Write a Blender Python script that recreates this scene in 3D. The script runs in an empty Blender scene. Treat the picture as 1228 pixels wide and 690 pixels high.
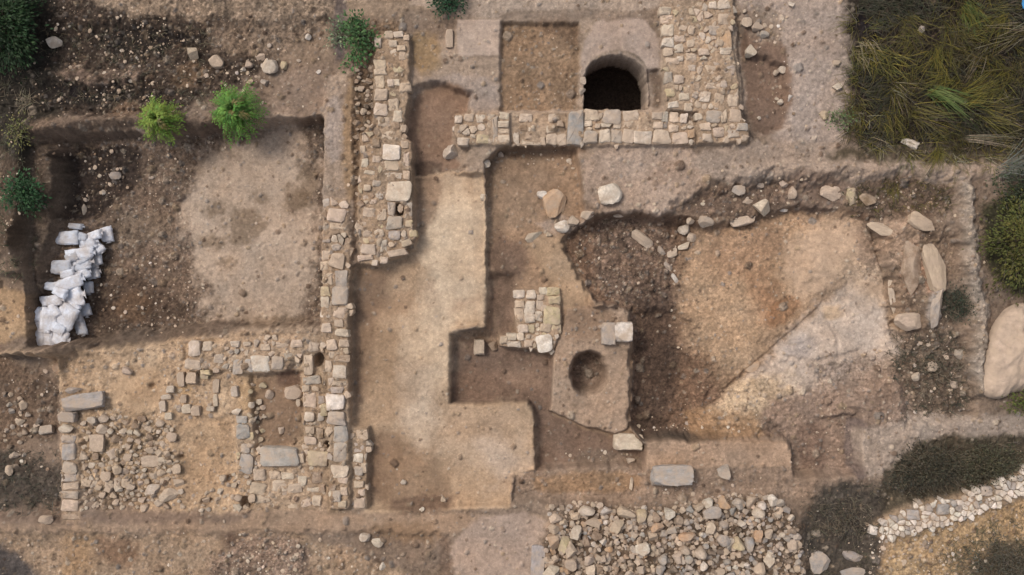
import bpy, bmesh, math, random
import numpy as np
from mathutils import Vector, Matrix, noise as mnoise

R = math.radians
scene = bpy.context.scene
COL = scene.collection
HC = 20.0                                   # drone height over the dig
SC = 50.0                                   # photo pixels per metre on the z = 0 level

# ------------------------------------------------------------------ camera
cam_d = bpy.data.cameras.new("camera")
cam_d.sensor_width = 36.0
cam_d.lens = 36.0 * HC / (1228.0 / SC)
cam_d.clip_start = 0.1
cam_d.clip_end = 500.0
cam = bpy.data.objects.new("camera", cam_d)
cam.location = (0, 0, HC)
COL.objects.link(cam)
scene.camera = cam

# ------------------------------------------------------------------ light
SUN_EL, SUN_AZ = R(52), R(-52)              # azimuth clockwise from +Y (north = photo top)
world = bpy.data.worlds.new("World")
scene.world = world
world.use_nodes = True
wn = world.node_tree
wn.nodes.clear()
w_out = wn.nodes.new("ShaderNodeOutputWorld")
w_bg = wn.nodes.new("ShaderNodeBackground")
w_hsv = wn.nodes.new("ShaderNodeHueSaturation")
w_sky = wn.nodes.new("ShaderNodeTexSky")
w_sky.sky_type = 'NISHITA'
w_sky.sun_disc = False
w_sky.sun_elevation = SUN_EL
w_sky.sun_rotation = SUN_AZ
w_sky.air_density = 1.0
w_sky.dust_density = 4.0
w_hsv.inputs["Saturation"].default_value = 0.55      # cloud veil over the blue
w_bg.inputs["Strength"].default_value = 0.14
wn.links.new(w_sky.outputs[0], w_hsv.inputs["Color"])
wn.links.new(w_hsv.outputs[0], w_bg.inputs["Color"])
wn.links.new(w_bg.outputs[0], w_out.inputs["Surface"])

sun_d = bpy.data.lights.new("sun", 'SUN')
sun_d.energy = 1.35
sun_d.angle = R(14)
sun_d.color = (1.0, 0.96, 0.90)
sun = bpy.data.objects.new("sun", sun_d)
d = Vector((math.sin(SUN_AZ) * math.cos(SUN_EL), math.cos(SUN_AZ) * math.cos(SUN_EL), math.sin(SUN_EL)))
sun.rotation_euler = (-d).to_track_quat('-Z', 'Y').to_euler()
sun.location = d * 40
COL.objects.link(sun)

vs = scene.view_settings
vs.view_transform = 'Standard'
vs.look = 'None'
vs.exposure = 0.53
vs.gamma = 1.0
vs.use_curve_mapping = False
scene.cycles.max_bounces = 7
scene.cycles.diffuse_bounces = 6
scene.cycles.filter_width = 1.5

# ------------------------------------------------------------------ helpers
ALB = 0.74                                  # photo brightness -> base colour


def lin(c):
    c = np.asarray(c, dtype=float) / 255.0
    c = c * 0.98 + c.mean() * 0.02
    return np.where(c <= 0.04045, c / 12.92, ((c + 0.055) / 1.055) ** 2.4) * ALB


def P(px, py, z=0.0):
    k = (HC - z) / HC / SC
    return ((px - 614.0) * k, (345.0 - py) * k)


def poly_w(pts, z=0.0):
    return np.array([P(x, y, z) for x, y in pts])


def chaikin(p, n=2):
    for _ in range(n):
        q = np.roll(p, -1, axis=0)
        p = np.stack([p * 0.75 + q * 0.25, p * 0.25 + q * 0.75], axis=1).reshape(-1, 2)
    return p


def hsh(i, j, s):
    h = (i * 374761393 + j * 668265263 + s * 1274126177) & 0x7fffffff
    h = ((h ^ (h >> 13)) * 1274126177) & 0x7fffffff
    h = (h ^ (h >> 16)) & 0xffff
    return h / 65535.0


def vnoise(x, y, s):
    xi = np.floor(x).astype(np.int64)
    yi = np.floor(y).astype(np.int64)
    u = x - xi
    v = y - yi
    u = u * u * (3 - 2 * u)
    v = v * v * (3 - 2 * v)
    a = hsh(xi, yi, s) * (1 - u) + hsh(xi + 1, yi, s) * u
    b = hsh(xi, yi + 1, s) * (1 - u) + hsh(xi + 1, yi + 1, s) * u
    return a * (1 - v) + b * v


def fbm(x, y, s, oct=4, gain=0.5):
    t = 0
    a = 1.0
    n = 0
    for k in range(oct):
        t = t + a * vnoise(x * 2 ** k + 17.3 * k, y * 2 ** k - 9.1 * k, s + k)
        n += a
        a *= gain
    return t / n * 2 - 1                    # about -1 .. 1


def sdf(px, py, poly):
    d2 = np.full(px.shape, 1e9)
    ins = np.zeros(px.shape, bool)
    n = len(poly)
    for i in range(n):
        ax, ay = poly[i]
        bx, by = poly[(i + 1) % n]
        ex, ey = bx - ax, by - ay
        L = ex * ex + ey * ey + 1e-12
        t = np.clip(((px - ax) * ex + (py - ay) * ey) / L, 0, 1)
        dx = px - ax - t * ex
        dy = py - ay - t * ey
        d2 = np.minimum(d2, dx * dx + dy * dy)
        if abs(ey) > 1e-12:
            c = ((ay > py) != (by > py)) & (px < (bx - ax) * (py - ay) / ey + ax)
            ins ^= c
    d = np.sqrt(d2)
    return np.where(ins, -d, d)


def inside(pt, poly):
    return sdf(np.array([pt[0]]), np.array([pt[1]]), poly)[0] < 0


# ------------------------------------------------------------------ ground grid
DX = 0.024
core_x = np.arange(-13.6, 13.6001, DX)
core_y = np.arange(-8.2, 8.2001, DX)


def grow(v0):
    out = []
    s = DX
    v = v0
    while v < 90:
        s *= 1.12
        v += s
        out.append(v)
    return np.array(out)


gx = grow(13.6)
gy = grow(8.2)
xs = np.concatenate([-gx[::-1], core_x, gx])
ys = np.concatenate([-gy[::-1], core_y, gy])
X, Y = np.meshgrid(xs, ys)
NY, NX = X.shape
WX = fbm(X * 1.6, Y * 1.6, 11, 4)
WY = fbm(X * 1.6, Y * 1.6, 31, 4)
FX = fbm(X * 7, Y * 7, 51, 3)
FY = fbm(X * 7, Y * 7, 71, 3)

Z = 0.05 * fbm(X * 0.5, Y * 0.5, 3, 3)
C = np.zeros((NY, NX, 3))
C[:] = lin((132, 112, 95))
PEB = np.full((NY, NX), 0.35)               # how stony the soil is
RGH = np.full((NY, NX), 0.5)                # how lumpy it is


def zone_mask(poly, soft, warp):
    m = soft + warp * 1.5 + 0.1
    x0, y0 = poly.min(0) - m
    x1, y1 = poly.max(0) + m
    a, b = np.searchsorted(xs, x0), np.searchsorted(xs, x1)
    c, e = np.searchsorted(ys, y0), np.searchsorted(ys, y1)
    sl = (slice(c, e), slice(a, b))
    fw = 0.012 + min(warp, 0.2) * 0.75
    qx = X[sl] + warp * WX[sl] + fw * FX[sl]
    qy = Y[sl] + warp * WY[sl] + fw * FY[sl]
    s = sdf(qx, qy, poly)
    t = np.clip(0.5 - s / max(soft, 1e-3), 0, 1)
    return sl, t * t * (3 - 2 * t)


def hz(pts, z, soft=0.08, warp=0.05, rim=0.0, rnd=0, add=False):
    poly = poly_w(pts, rim)
    if rnd:
        poly = chaikin(poly, rnd)
    sl, m = zone_mask(poly, soft, warp)
    if add:
        Z[sl] += z * m
    else:
        Z[sl] = Z[sl] * (1 - m) + z * m


def cz(pts, col, soft=0.15, warp=0.12, z=0.0, peb=None, rgh=None, rnd=1, k=1.0):
    poly = poly_w(pts, z)
    if rnd:
        poly = chaikin(poly, rnd)
    sl, m = zone_mask(poly, soft, warp)
    m = m * k
    C[sl] = C[sl] * (1 - m[..., None]) + lin(col) * m[..., None]
    if peb is not None:
        PEB[sl] = PEB[sl] * (1 - m) + peb * m
    if rgh is not None:
        RGH[sl] = RGH[sl] * (1 - m) + rgh * m


def rect(x0, y0, x1, y1):
    return [(x0, y0), (x1, y0), (x1, y1), (x0, y1)]


def ell(cx, cy, rx, ry, n=20):
    return [(cx + rx * math.cos(2 * math.pi * k / n), cy + ry * math.sin(2 * math.pi * k / n)) for k in range(n)]


# ---- levels -------------------------------------------------------
# north-west scree terraces
hz([(-80, 28), (385, 26), (392, 130), (300, 132), (-80, 130)], -0.12, 0.6, 0.25)
hz([(30, 86), (90, 82), (170, 84), (172, 99), (90, 101), (35, 100)], 0.16, 0.2, 0.1, add=True)
hz([(-80, 118), (60, 132), (130, 134), (190, 132), (190, 142), (-80, 140)], -0.16, 0.1, 0.1, add=True)
hz([(40, 40), (180, 25), (240, 60), (210, 80), (60, 76)], -0.12, 0.3, 0.15, add=True)
# west pit
hz([(46, 165), (110, 152), (190, 150), (240, 152), (240, 175), (180, 178), (60, 185)], -0.45, 0.3, 0.05)
hz([(108, 418), (170, 416), (235, 402), (290, 396), (290, 380), (110, 380)], -0.5, 0.25, 0.04)
PIT_W = [(46, 182), (62, 170), (95, 163), (150, 160), (190, 166), (246, 155), (300, 145), (387, 141), (383, 392),
         (300, 390), (250, 386), (200, 397), (150, 403), (100, 410), (34, 416), (38, 360), (46, 300)]
hz(PIT_W, -1.02, 0.15, 0.08)
hz([(10, 440), (96, 440), (100, 330), (122, 266), (60, 256), (20, 300)], 0.5, 0.8, 0.05, -0.5, add=True)
hz([(20, 150), (200, 150), (260, 148), (262, 158), (190, 172), (100, 172), (66, 182), (62, 300), (20, 300)], 0.45, 0.9, 0.06, -0.3, add=True)
hz([(238, 170), (320, 148), (384, 146), (384, 388), (262, 388), (236, 300)], 0.18, 0.7, 0.2, z if False else 0.0, add=True) if False else None
hz([(75, 178), (200, 178), (150, 250), (90, 275), (75, 260)], 0.08, 0.5, 0.1, -0.6, add=True)
# western fringe
hz([(-80, 425), (70, 425), (72, 622), (-80, 622)], -0.35, 0.25, 0.1)
hz([(-80, 330), (36, 330), (38, 418), (-80, 420)], 0.12, 0.15, 0.06)
hz([(40, 170), (68, 175), (68, 270), (44, 350), (36, 300)], 0.12, 0.25, 0.08)
# ruined building, lower left
hz([(74, 424), (150, 424), (230, 405), (384, 402), (388, 612), (74, 612)], -0.12, 0.2, 0.08)
hz([(300, 452), (364, 446), (364, 540), (306, 542)], -0.34, 0.12, 0.06)
hz([(206, 440), (262, 440), (262, 496), (206, 498)], -0.2, 0.2, 0.06)
hz([(212, 500), (282, 500), (282, 600), (222, 606)], -0.22, 0.3, 0.1)
hz([(-80, 640), (540, 640), (545, 760), (-80, 760)], -0.16, 0.25, 0.12)
hz([(-80, 655), (70, 650), (80, 760), (-80, 760)], -0.08, 0.3, 0.1, add=True)
# strip of earth beside the long wall
hz([(388, 90), (425, 90), (425, 300), (388, 300)], 0.1, 0.12, 0.04)
hz([(392, -60), (412, -60), (414, 90), (394, 90)], -0.08, 0.2, 0.05)
# plaza in the north
hz([(600, 28), (694, 28), (696, 133), (600, 134)], -0.22, 0.1, 0.05)
hz(ell(522, 156, 42, 58), -0.4, 0.16, 0.07)
hz([(486, 150), (545, 108), (566, 112), (540, 185), (560, 200), (540, 212), (490, 212)], -0.4, 0.14, 0.05)
hz([(546, 24), (600, 24), (600, 68), (546, 68)], 0.05, 0.1, 0.03)
hz([(884, 22), (900, 60), (942, 78), (946, 150), (905, 168), (896, 150), (888, 90)], -0.35, 0.14, 0.06)
hz([(777, 84), (792, 84), (794, 128), (778, 128)], -0.22, 0.08, 0.03)
# central room
ROOM = [(420, 322), (500, 300), (498, 214), (540, 206), (580, 208), (583, 390), (541, 396), (541, 484),
        (632, 481), (641, 492), (641, 562), (614, 572), (612, 604), (440, 612), (440, 515), (420, 510)]
hz(ROOM, -0.36, 0.09, 0.045)
# trench east of it
TR = [(583, 196), (600, 180), (690, 178), (700, 262), (676, 290), (706, 345), (712, 372), (760, 368),
      (757, 515), (770, 533), (772, 556), (641, 562), (641, 492), (632, 481), (541, 484), (541, 402), (583, 394)]
hz(TR, -0.66, 0.08, 0.045, -0.3)
hz([(586, 330), (616, 330), (616, 400), (664, 424), (662, 494), (700, 512), (772, 530), (772, 556), (643, 560),
    (643, 490), (634, 478), (544, 480), (544, 402), (586, 396)], -0.95, 0.25, 0.03, -0.6)
hz([(544, 402), (664, 424), (662, 494), (700, 512), (768, 534), (769, 555), (642, 561), (642, 490), (633, 480), (542, 483)], -1.0, 0.07, 0.04, -0.36)
hz([(625, 284), (676, 282), (705, 345), (712, 370), (678, 372), (660, 345), (640, 330)], -0.56, 0.3, 0.1, -0.5)
# pedestal with the small round pit
hz([(662, 426), (672, 402), (680, 370), (756, 366), (753, 512), (736, 520), (700, 510), (660, 492)], -0.5, 0.07, 0.03, -0.45)
hz(ell(705, 447, 21, 25), -1.6, 0.16, 0.06, -0.5)
# great pit in the east
hz([(806, 262), (826, 236), (870, 226), (930, 211), (965, 218), (1060, 225), (1062, 262), (960, 262), (850, 280)], -0.42, 0.5, 0.2)
GP = [(702, 264), (760, 258), (806, 262), (850, 272), (915, 258), (960, 250), (1030, 256), (1058, 285), (1062, 340),
      (1050, 430), (1000, 470), (950, 520), (772, 522), (757, 510), (756, 370), (714, 360), (704, 344), (677, 300), (680, 286)]
hz(GP, -1.1, 0.2, 0.10, -0.3)
hz([(676, 292), (704, 266), (706, 346)], -1.0, 0.25, 0.08, -0.4)
hz([(757, 372), (812, 372), (830, 515), (772, 520), (757, 508)], -1.45, 0.3, 0.06, -1.0)
hz([(815, 330), (850, 275), (920, 262), (1028, 262), (1030, 320), (980, 365), (920, 415), (860, 470), (835, 470)], -0.8, 0.9, 0.25, -0.9)
hz([(868, 492), (905, 440), (940, 408), (985, 362), (1015, 332), (1050, 322), (1066, 380), (1070, 430), (1010, 460), (950, 490), (905, 520), (860, 520)], -0.6, 0.7, 0.3, -0.8)
hz([(950, 270), (1040, 255), (1060, 330), (1010, 340), (975, 350)], -0.5, 0.8, 0.15, -0.6)
hz([(1064, 322), (1080, 318), (1078, 400), (1066, 410)], -0.8, 0.12, 0.05, -0.5)
hz([(862, 470), (905, 432), (950, 395), (985, 362), (988, 367), (952, 401), (908, 438), (864, 476)], -0.10, 0.07, 0.03, -0.6, add=True)
for ln in ([(985, 372), (1000, 400), (1004, 430), (1008, 430), (1004, 399), (989, 371)], [(935, 425), (975, 432), (1030, 420), (1031, 424), (976, 437), (935, 429)],
           [(1012, 345), (1030, 370), (1058, 392), (1060, 388), (1033, 366), (1016, 343)], [(915, 452), (930, 470), (926, 492), (930, 492), (935, 470), (919, 450)]):
    hz(ln, -0.05, 0.07, 0.05, -0.4, add=True)
hz([(1050, 300), (1058, 330), (1062, 380), (1067, 410), (1072, 408), (1068, 378), (1064, 328), (1056, 298)], -0.25, 0.10, 0.05, -0.4, add=True)
# eastern rocks and gullies
hz([(1070, 290), (1150, 285), (1150, 400), (1080, 420)], -0.3, 0.6, 0.25)
hz([(1102, 285), (1138, 320), (1132, 385), (1112, 390), (1098, 330)], 0.26, 0.5, 0.16, add=True)
hz([(1076, 300), (1096, 290), (1098, 390), (1080, 400)], 0.2, 0.4, 0.16, add=True)
hz([(1115, 350), (1130, 340), (1126, 392), (1112, 392)], 0.15, 0.1, 0.04, add=True)
hz([(1142, 214), (1160, 214), (1172, 300), (1182, 400), (1180, 470), (1168, 470), (1164, 380), (1156, 300)], 0.22, 0.35, 0.12)
hz([(1066, 408), (1160, 405), (1166, 500), (1090, 510)], -0.3, 0.25, 0.1)
hz([(880, 198), (1300, 192), (1300, 212), (880, 216)], 0.14, 0.25, 0.06, add=True)
hz([(1010, 212), (1130, 214), (1135, 255), (1010, 255)], -0.2, 0.6, 0.2)
# south-east
hz([(776, 530), (946, 530), (952, 578), (776, 572)], 0.0, 0.09, 0.03)
hz([(615, 565), (772, 562), (772, 590), (760, 600), (615, 600)], -0.32, 0.16, 0.05)
hz([(950, 505), (1034, 498), (1034, 568), (952, 572)], -0.65, 0.16, 0.05)
hz([(945, 470), (1010, 462), (1035, 498), (950, 506)], -0.5, 0.3, 0.08)
hz([(1062, 560), (1100, 530), (1330, 520), (1330, 570), (1140, 602), (1062, 610)], -0.15, 0.6, 0.2)
hz([(1040, 630), (1140, 600), (1330, 540), (1330, 800), (1040, 800)], 0.12, 0.3, 0.1)
hz([(652, 604), (780, 612), (830, 602), (930, 592), (965, 640), (972, 780), (640, 780)], 0.18, 0.5, 0.1)
hz([(885, 480), (950, 475), (985, 500), (950, 524), (890, 528), (860, 510)], -0.55, 0.8, 0.15, -0.5)
hz([(776, 531), (946, 531), (952, 578), (776, 572)], 0.0, 0.09, 0.03)
Z = np.where(Z < 0, Z * 0.62, Z)
# deep silo
hz([(701, 131), (701, 98), (704, 84), (713, 74), (728, 67), (745, 67), (760, 72), (771, 84), (776, 100), (776, 131)], -0.9, 0.06, 0.035)
SILO = poly_w([(701, 131), (701, 98), (704, 84), (713, 74), (728, 67), (745, 67), (760, 72), (771, 84), (776, 100), (776, 131)])

# ---- soils ----------------------------------------------------------
cz([(-300, -300), (395, -300), (392, 140), (-300, 160)], (76, 63, 53), 0.4, 0.3, peb=0.8, rgh=1.3)
cz([(-300, -300), (60, -300), (70, 160), (40, 330), (-300, 330)], (54, 48, 40), 0.6, 0.3, peb=0.3, rgh=1.0)
cz([(-200, 160), (46, 165), (44, 330), (-200, 330)], (88, 73, 60), 0.4, 0.2, peb=0.6, rgh=0.9)
cz([(95, -60), (530, -60), (530, 20), (300, 22), (110, 16)], (152, 130, 109), 0.2, 0.15, peb=0.25)
cz([(250, 20), (395, 20), (392, 95), (345, 70), (300, 65), (250, 60)], (138, 117, 98), 0.35, 0.25, peb=0.5)
cz([(340, 85), (395, 80), (392, 142), (310, 142)], (142, 121, 104), 0.3, 0.2, peb=0.55)
cz([(110, 30), (250, 25), (240, 60), (120, 66)], (46, 39, 33), 0.4, 0.3, peb=0.9, k=0.95)
cz([(60, 84), (110, 82), (180, 84), (165, 100), (90, 100)], (132, 110, 94), 0.25, 0.2, k=0.9)
cz([(200, 82), (250, 70), (240, 104), (205, 104)], (122, 98, 76), 0.25, 0.2, k=0.7)
cz([(10, 100), (200, 100), (195, 134), (10, 130)], (48, 41, 35), 0.3, 0.22, peb=0.7, k=0.95)
cz([(135, 124), (170, 124), (170, 146), (130, 146)], (128, 104, 84), 0.15, 0.1, k=0.8)
cz([(40, 142), (260, 138), (300, 140), (260, 168), (190, 172), (120, 168), (48, 185)], (122, 102, 86), 0.2, 0.08, peb=0.4)
cz([(396, -60), (414, -60), (416, 70), (398, 80)], (92, 82, 80), 0.2, 0.1, k=0.8)
# west pit
cz(PIT_W, (120, 100, 84), 0.12, 0.08, peb=0.9, rgh=1.0, rnd=0)
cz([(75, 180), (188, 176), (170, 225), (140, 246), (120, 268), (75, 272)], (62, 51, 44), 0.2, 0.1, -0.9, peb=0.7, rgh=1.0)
cz([(112, 340), (180, 330), (230, 360), (235, 392), (110, 400)], (92, 75, 62), 0.35, 0.2, -1.1, peb=0.7)
cz([(140, 252), (205, 255), (215, 290), (140, 300)], (128, 108, 90), 0.3, 0.2, -1.1, peb=0.4)
cz([(252, 190), (330, 146), (384, 146), (384, 390), (268, 388), (234, 320), (232, 260)], (180, 157, 135), 0.6, 0.75, -1.1, peb=0.12, rgh=0.28, k=0.92)
for e in [(300, 275, 22, 20), (360, 240, 18, 16), (268, 250, 10, 8), (262, 290, 14, 9), (330, 385, 45, 6), (284, 312, 10, 6), (318, 240, 9, 8), (374, 225, 10, 26)]:
    cz(ell(*e, 12), (108, 88, 68), 0.25, 0.22, -1.1, peb=0.25, rgh=0.5, k=0.62)
cz([(150, 352), (190, 350), (192, 385), (155, 390)], (104, 82, 64), 0.2, 0.1, -1.1, peb=0.2)
cz([(108, 416), (175, 414), (240, 402), (300, 394), (300, 383), (250, 384), (110, 400)], (112, 94, 79), 0.12, 0.05, -0.5, peb=0.25)
cz([(40, 175), (72, 178), (70, 270), (44, 340), (36, 290)], (104, 88, 74), 0.2, 0.15, peb=0.5)
# fringe
cz([(-200, 335), (36, 333), (38, 420), (-200, 424)], (168, 139, 108), 0.2, 0.12, peb=0.3)
cz([(-200, 424), (72, 430), (74, 540), (-200, 550)], (116, 95, 78), 0.3, 0.2, peb=0.6, rgh=1.0)
cz([(-200, 545), (72, 545), (74, 622), (-200, 622)], (92, 80, 69), 0.3, 0.2, peb=0.35, rgh=1.0)
# building
cz([(-10, 418), (110, 422), (230, 405), (300, 398), (420, 405), (440, 515), (440, 614), (74, 614), (72, 430)], (181, 152, 122), 0.2, 0.1, peb=0.55, rgh=0.7)
cz([(95, 490), (200, 500), (205, 600), (95, 612)], (174, 146, 116), 0.4, 0.2, peb=0.95, rgh=1.2)
cz([(206, 498), (282, 494), (284, 598), (218, 604)], (184, 153, 121), 0.5, 0.3, peb=0.3, rgh=0.5)
cz([(130, 450), (200, 440), (195, 490), (135, 500)], (185, 154, 122), 0.25, 0.1, peb=0.15, rgh=0.25)
cz([(302, 450), (364, 446), (364, 540), (310, 542)], (142, 115, 92), 0.3, 0.15, -0.3, peb=0.3, rgh=0.35)
cz([(340, 440), (364, 440), (364, 466), (328, 462)], (110, 86, 70), 0.12, 0.08, -0.3, peb=0.2)
cz([(100, 585), (170, 585), (170, 612), (100, 612)], (118, 98, 80), 0.3, 0.2, peb=0.8, k=0.8)
cz(ell(218, 468, 10, 9, 10), (182, 148, 104), 0.2, 0.1, k=0.5)
cz(ell(296, 472, 14, 22, 10), (184, 150, 108), 0.3, 0.15, k=0.4)
cz([(270, 398), (388, 392), (388, 430), (330, 445), (280, 430)], (164, 140, 116), 0.25, 0.15, peb=0.8)
for e in [(240, 530, 12, 9), (262, 548, 8, 10), (247, 570, 10, 12), (228, 560, 6, 9), (160, 470, 14, 8), (180, 458, 8, 6), (150, 500, 10, 8), (270, 515, 6, 12)]:
    cz(ell(*e, 12), (150, 120, 92), 0.35, 0.3, -0.1, peb=0.5, rgh=0.7, k=0.55)
# southern strip
cz([(-200, 616), (660, 612), (660, 640), (-200, 642)], (158, 132, 109), 0.15, 0.08, peb=0.15, rgh=0.3)
cz([(-200, 614), (300, 614), (300, 628), (-200, 632)], (116, 97, 84), 0.15, 0.08, peb=0.2, k=0.7)
cz([(-200, 642), (540, 640), (545, 900), (-200, 900)], (162, 136, 111), 0.2, 0.15, peb=0.5, rgh=0.7)
cz([(-200, 650), (64, 652), (70, 900), (-200, 900)], (88, 80, 75), 0.3, 0.15, peb=0.4)
cz([(80, 640), (125, 642), (105, 695), (75, 690)], (166, 132, 96), 0.7, 0.35, k=0.6)
cz([(115, 645), (165, 645), (165, 680), (115, 680)], (120, 92, 72), 0.3, 0.2, k=0.7)
cz(ell(277, 648, 11, 12, 10), (105, 82, 68), 0.2, 0.12, k=0.8)
cz([(250, 652), (370, 640), (380, 720), (250, 720)], (146, 122, 104), 0.3, 0.2, peb=1.0, rgh=1.2)
cz([(440, 630), (520, 622), (530, 650), (450, 655)], (138, 110, 84), 0.3, 0.2, k=0.7)
cz([(541, 622), (656, 612), (652, 660), (640, 760), (541, 760)], (166, 143, 125), 0.15, 0.08, peb=0.15, rgh=0.25)
cz([(526, 640), (542, 640), (542, 720), (526, 720)], (124, 101, 84), 0.15, 0.1, k=0.8)
# long wall strip
cz([(386, 88), (426, 84), (427, 300), (386, 300)], (158, 137, 118), 0.15, 0.08, peb=0.35, rgh=0.5)
cz([(412, 100), (430, 95), (430, 235), (412, 240)], (150, 122, 92), 0.15, 0.08, peb=0.3, k=0.8)
cz([(392, 120), (412, 110), (412, 190), (392, 200)], (158, 143, 132), 0.15, 0.1, k=0.7)
cz([(424, 28), (496, 24), (498, 320), (424, 322)], (134, 110, 88), 0.15, 0.1, peb=0.7, rgh=1.0)
cz([(425, 70), (448, 70), (448, 220), (425, 220)], (112, 90, 70), 0.15, 0.1, peb=0.8, rgh=1.0, k=0.9)
cz([(386, 300), (420, 300), (424, 614), (384, 614)], (148, 124, 100), 0.12, 0.06, peb=0.7, rgh=0.8)
# north plaza
cz([(490, -60), (800, -60), (800, 26), (490, 24)], (166, 146, 128), 0.15, 0.1, peb=0.2)
cz([(490, 22), (800, 20), (796, 180), (490, 215)], (160, 138, 118), 0.15, 0.08, peb=0.2, rgh=0.35)
cz([(492, 40), (530, 42), (530, 86), (494, 88)], (150, 123, 92), 0.25, 0.15, peb=0.5)
cz([(549, 24), (599, 24), (599, 66), (549, 68)], (180, 158, 140), 0.06, 0.03, peb=0.08, rgh=0.2, rnd=0)
cz([(500, 92), (598, 90), (596, 134), (560, 134), (530, 104)], (160, 141, 126), 0.15, 0.1, peb=0.1)
cz([(601, 30), (693, 30), (695, 133), (601, 134)], (146, 119, 94), 0.08, 0.04, -0.2, peb=0.55, rgh=0.7, rnd=0)
cz([(640, 24), (694, 26), (696, 60), (660, 45)], (118, 94, 74), 0.2, 0.12, -0.2, k=0.8)
cz([(486, 150), (500, 112), (545, 100), (568, 122), (545, 150), (540, 185), (556, 200), (530, 210), (492, 212)], (140, 113, 93), 0.12, 0.06, -0.35, peb=0.06, rgh=0.25)
cz([(496, 196), (528, 194), (530, 214), (494, 214)], (92, 73, 60), 0.15, 0.08, -0.35, k=0.8)
cz([(698, 24), (790, 18), (790, 130), (698, 132)], (174, 152, 135), 0.1, 0.06, peb=0.08, rgh=0.2)
cz([(776, 84), (794, 82), (796, 130), (778, 132)], (106, 86, 70), 0.08, 0.06, k=0.85, peb=0.4)
cz([(600, 12), (700, 12), (800, 14), (798, 24), (600, 26)], (132, 112, 95), 0.1, 0.08, k=0.7)
cz([(694, 174), (830, 172), (850, 200), (830, 235), (805, 260), (702, 264)], (168, 145, 126), 0.15, 0.1, peb=0.35, rgh=0.5)
cz([(784, 196), (830, 190), (842, 214), (780, 226)], (144, 118, 98), 0.3, 0.15, k=0.5)
# east walls and track
cz([(790, -60), (896, -60), (902, 172), (800, 176)], (158, 136, 115), 0.15, 0.08, peb=0.6)
cz([(884, -60), (1030, -60), (1020, 120), (1010, 180), (900, 178)], (164, 145, 130), 0.25, 0.15, peb=0.25, rgh=0.5)
cz([(884, 14), (912, 20), (944, 75), (946, 150), (905, 170), (892, 120)], (122, 99, 83), 0.15, 0.1, -0.3, peb=0.2, rgh=0.4)
cz([(896, 10), (930, 8), (940, 50), (900, 52)], (150, 130, 112), 0.2, 0.12, peb=0.7, k=0.8)
cz([(830, 172), (1020, 170), (1300, 192), (1300, 216), (1000, 220), (840, 224)], (160, 139, 121), 0.2, 0.12, peb=0.3)
# vegetation ground
cz([(1022, -100), (1500, -100), (1500, 186), (1100, 182), (1030, 172), (1015, 120)], (48, 40, 32), 0.5, 0.25, peb=0.2, rgh=1.4)
cz([(990, 180), (1060, 174), (1300, 178), (1300, 194), (1000, 194)], (92, 80, 64), 0.25, 0.12, peb=0.3)
cz([(1010, 214), (1140, 212), (1140, 262), (1010, 260)], (112, 92, 76), 0.25, 0.15, peb=0.7, rgh=1.0)
cz([(1178, 215), (1400, 205), (1400, 370), (1186, 366)], (64, 60, 44), 0.3, 0.15, peb=0.2, rgh=0.9)
# trench soils
cz(TR, (156, 128, 103), 0.06, 0.03, -0.5, peb=0.3, rgh=0.45, rnd=0)
cz([(586, 270), (640, 300), (618, 340), (616, 402), (586, 400)], (122, 99, 82), 0.3, 0.1, -0.8, peb=0.1)
cz([(544, 402), (664, 424), (662, 494), (700, 512), (770, 532), (770, 556), (642, 562), (642, 490), (633, 480), (542, 483)], (126, 102, 85), 0.1, 0.03, -1.0, peb=0.15, rgh=0.35, rnd=0)
cz([(610, 430), (655, 435), (652, 470), (600, 468)], (144, 118, 98), 0.3, 0.15, -1.1, k=0.7)
cz([(690, 535), (768, 540), (770, 556), (690, 558)], (126, 106, 90), 0.15, 0.1, -1.0, peb=0.6)
cz([(600, 176), (700, 176), (702, 192), (602, 192)], (118, 92, 72), 0.12, 0.08, -0.5, k=0.7)
cz([(625, 282), (690, 284), (706, 345), (712, 372), (672, 372), (660, 340)], (168, 140, 112), 0.2, 0.08, -0.5, peb=0.15, rgh=0.3)
cz([(640, 265), (705, 258), (700, 276), (660, 285)], (170, 148, 130), 0.15, 0.1, -0.5, k=0.8)
cz([(662, 426), (672, 402), (680, 370), (756, 366), (753, 512), (736, 520), (700, 510), (660, 492)], (162, 137, 115), 0.06, 0.03, -0.5, peb=0.25, rgh=0.35, rnd=0)
cz([(676, 368), (735, 362), (735, 402), (690, 410), (672, 402)], (146, 120, 98), 0.15, 0.1, -0.5, peb=0.5, k=0.8)
cz(ell(705, 447, 20, 24), (128, 106, 89), 0.12, 0.08, -0.6, peb=0.35, rgh=0.9)
# room soils
cz(ROOM, (173, 145, 117), 0.06, 0.03, -0.36, peb=0.12, rgh=0.25, rnd=0)
cz([(500, 222), (578, 212), (580, 385), (541, 396), (541, 470), (500, 470), (480, 400), (520, 330)], (201, 176, 148), 0.6, 0.2, -0.36, peb=0.06, k=0.9)
cz([(540, 488), (638, 488), (640, 560), (560, 572), (520, 540)], (180, 154, 128), 0.5, 0.2, -0.36, peb=0.1, k=0.8)
cz([(470, 430), (530, 440), (530, 560), (480, 530)], (180, 156, 132), 0.5, 0.2, -0.36, k=0.6)
cz([(420, 325), (470, 318), (470, 345), (450, 400), (440, 470), (422, 505)], (126, 101, 82), 0.35, 0.15, -0.36, peb=0.2, k=0.8)
cz([(442, 515), (480, 520), (530, 560), (560, 606), (442, 612)], (142, 114, 90), 0.4, 0.15, -0.36, peb=0.15, k=0.8)
cz([(470, 595), (545, 590), (545, 608), (470, 610)], (104, 82, 68), 0.15, 0.08, -0.36, peb=0.4, k=0.7)
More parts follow.
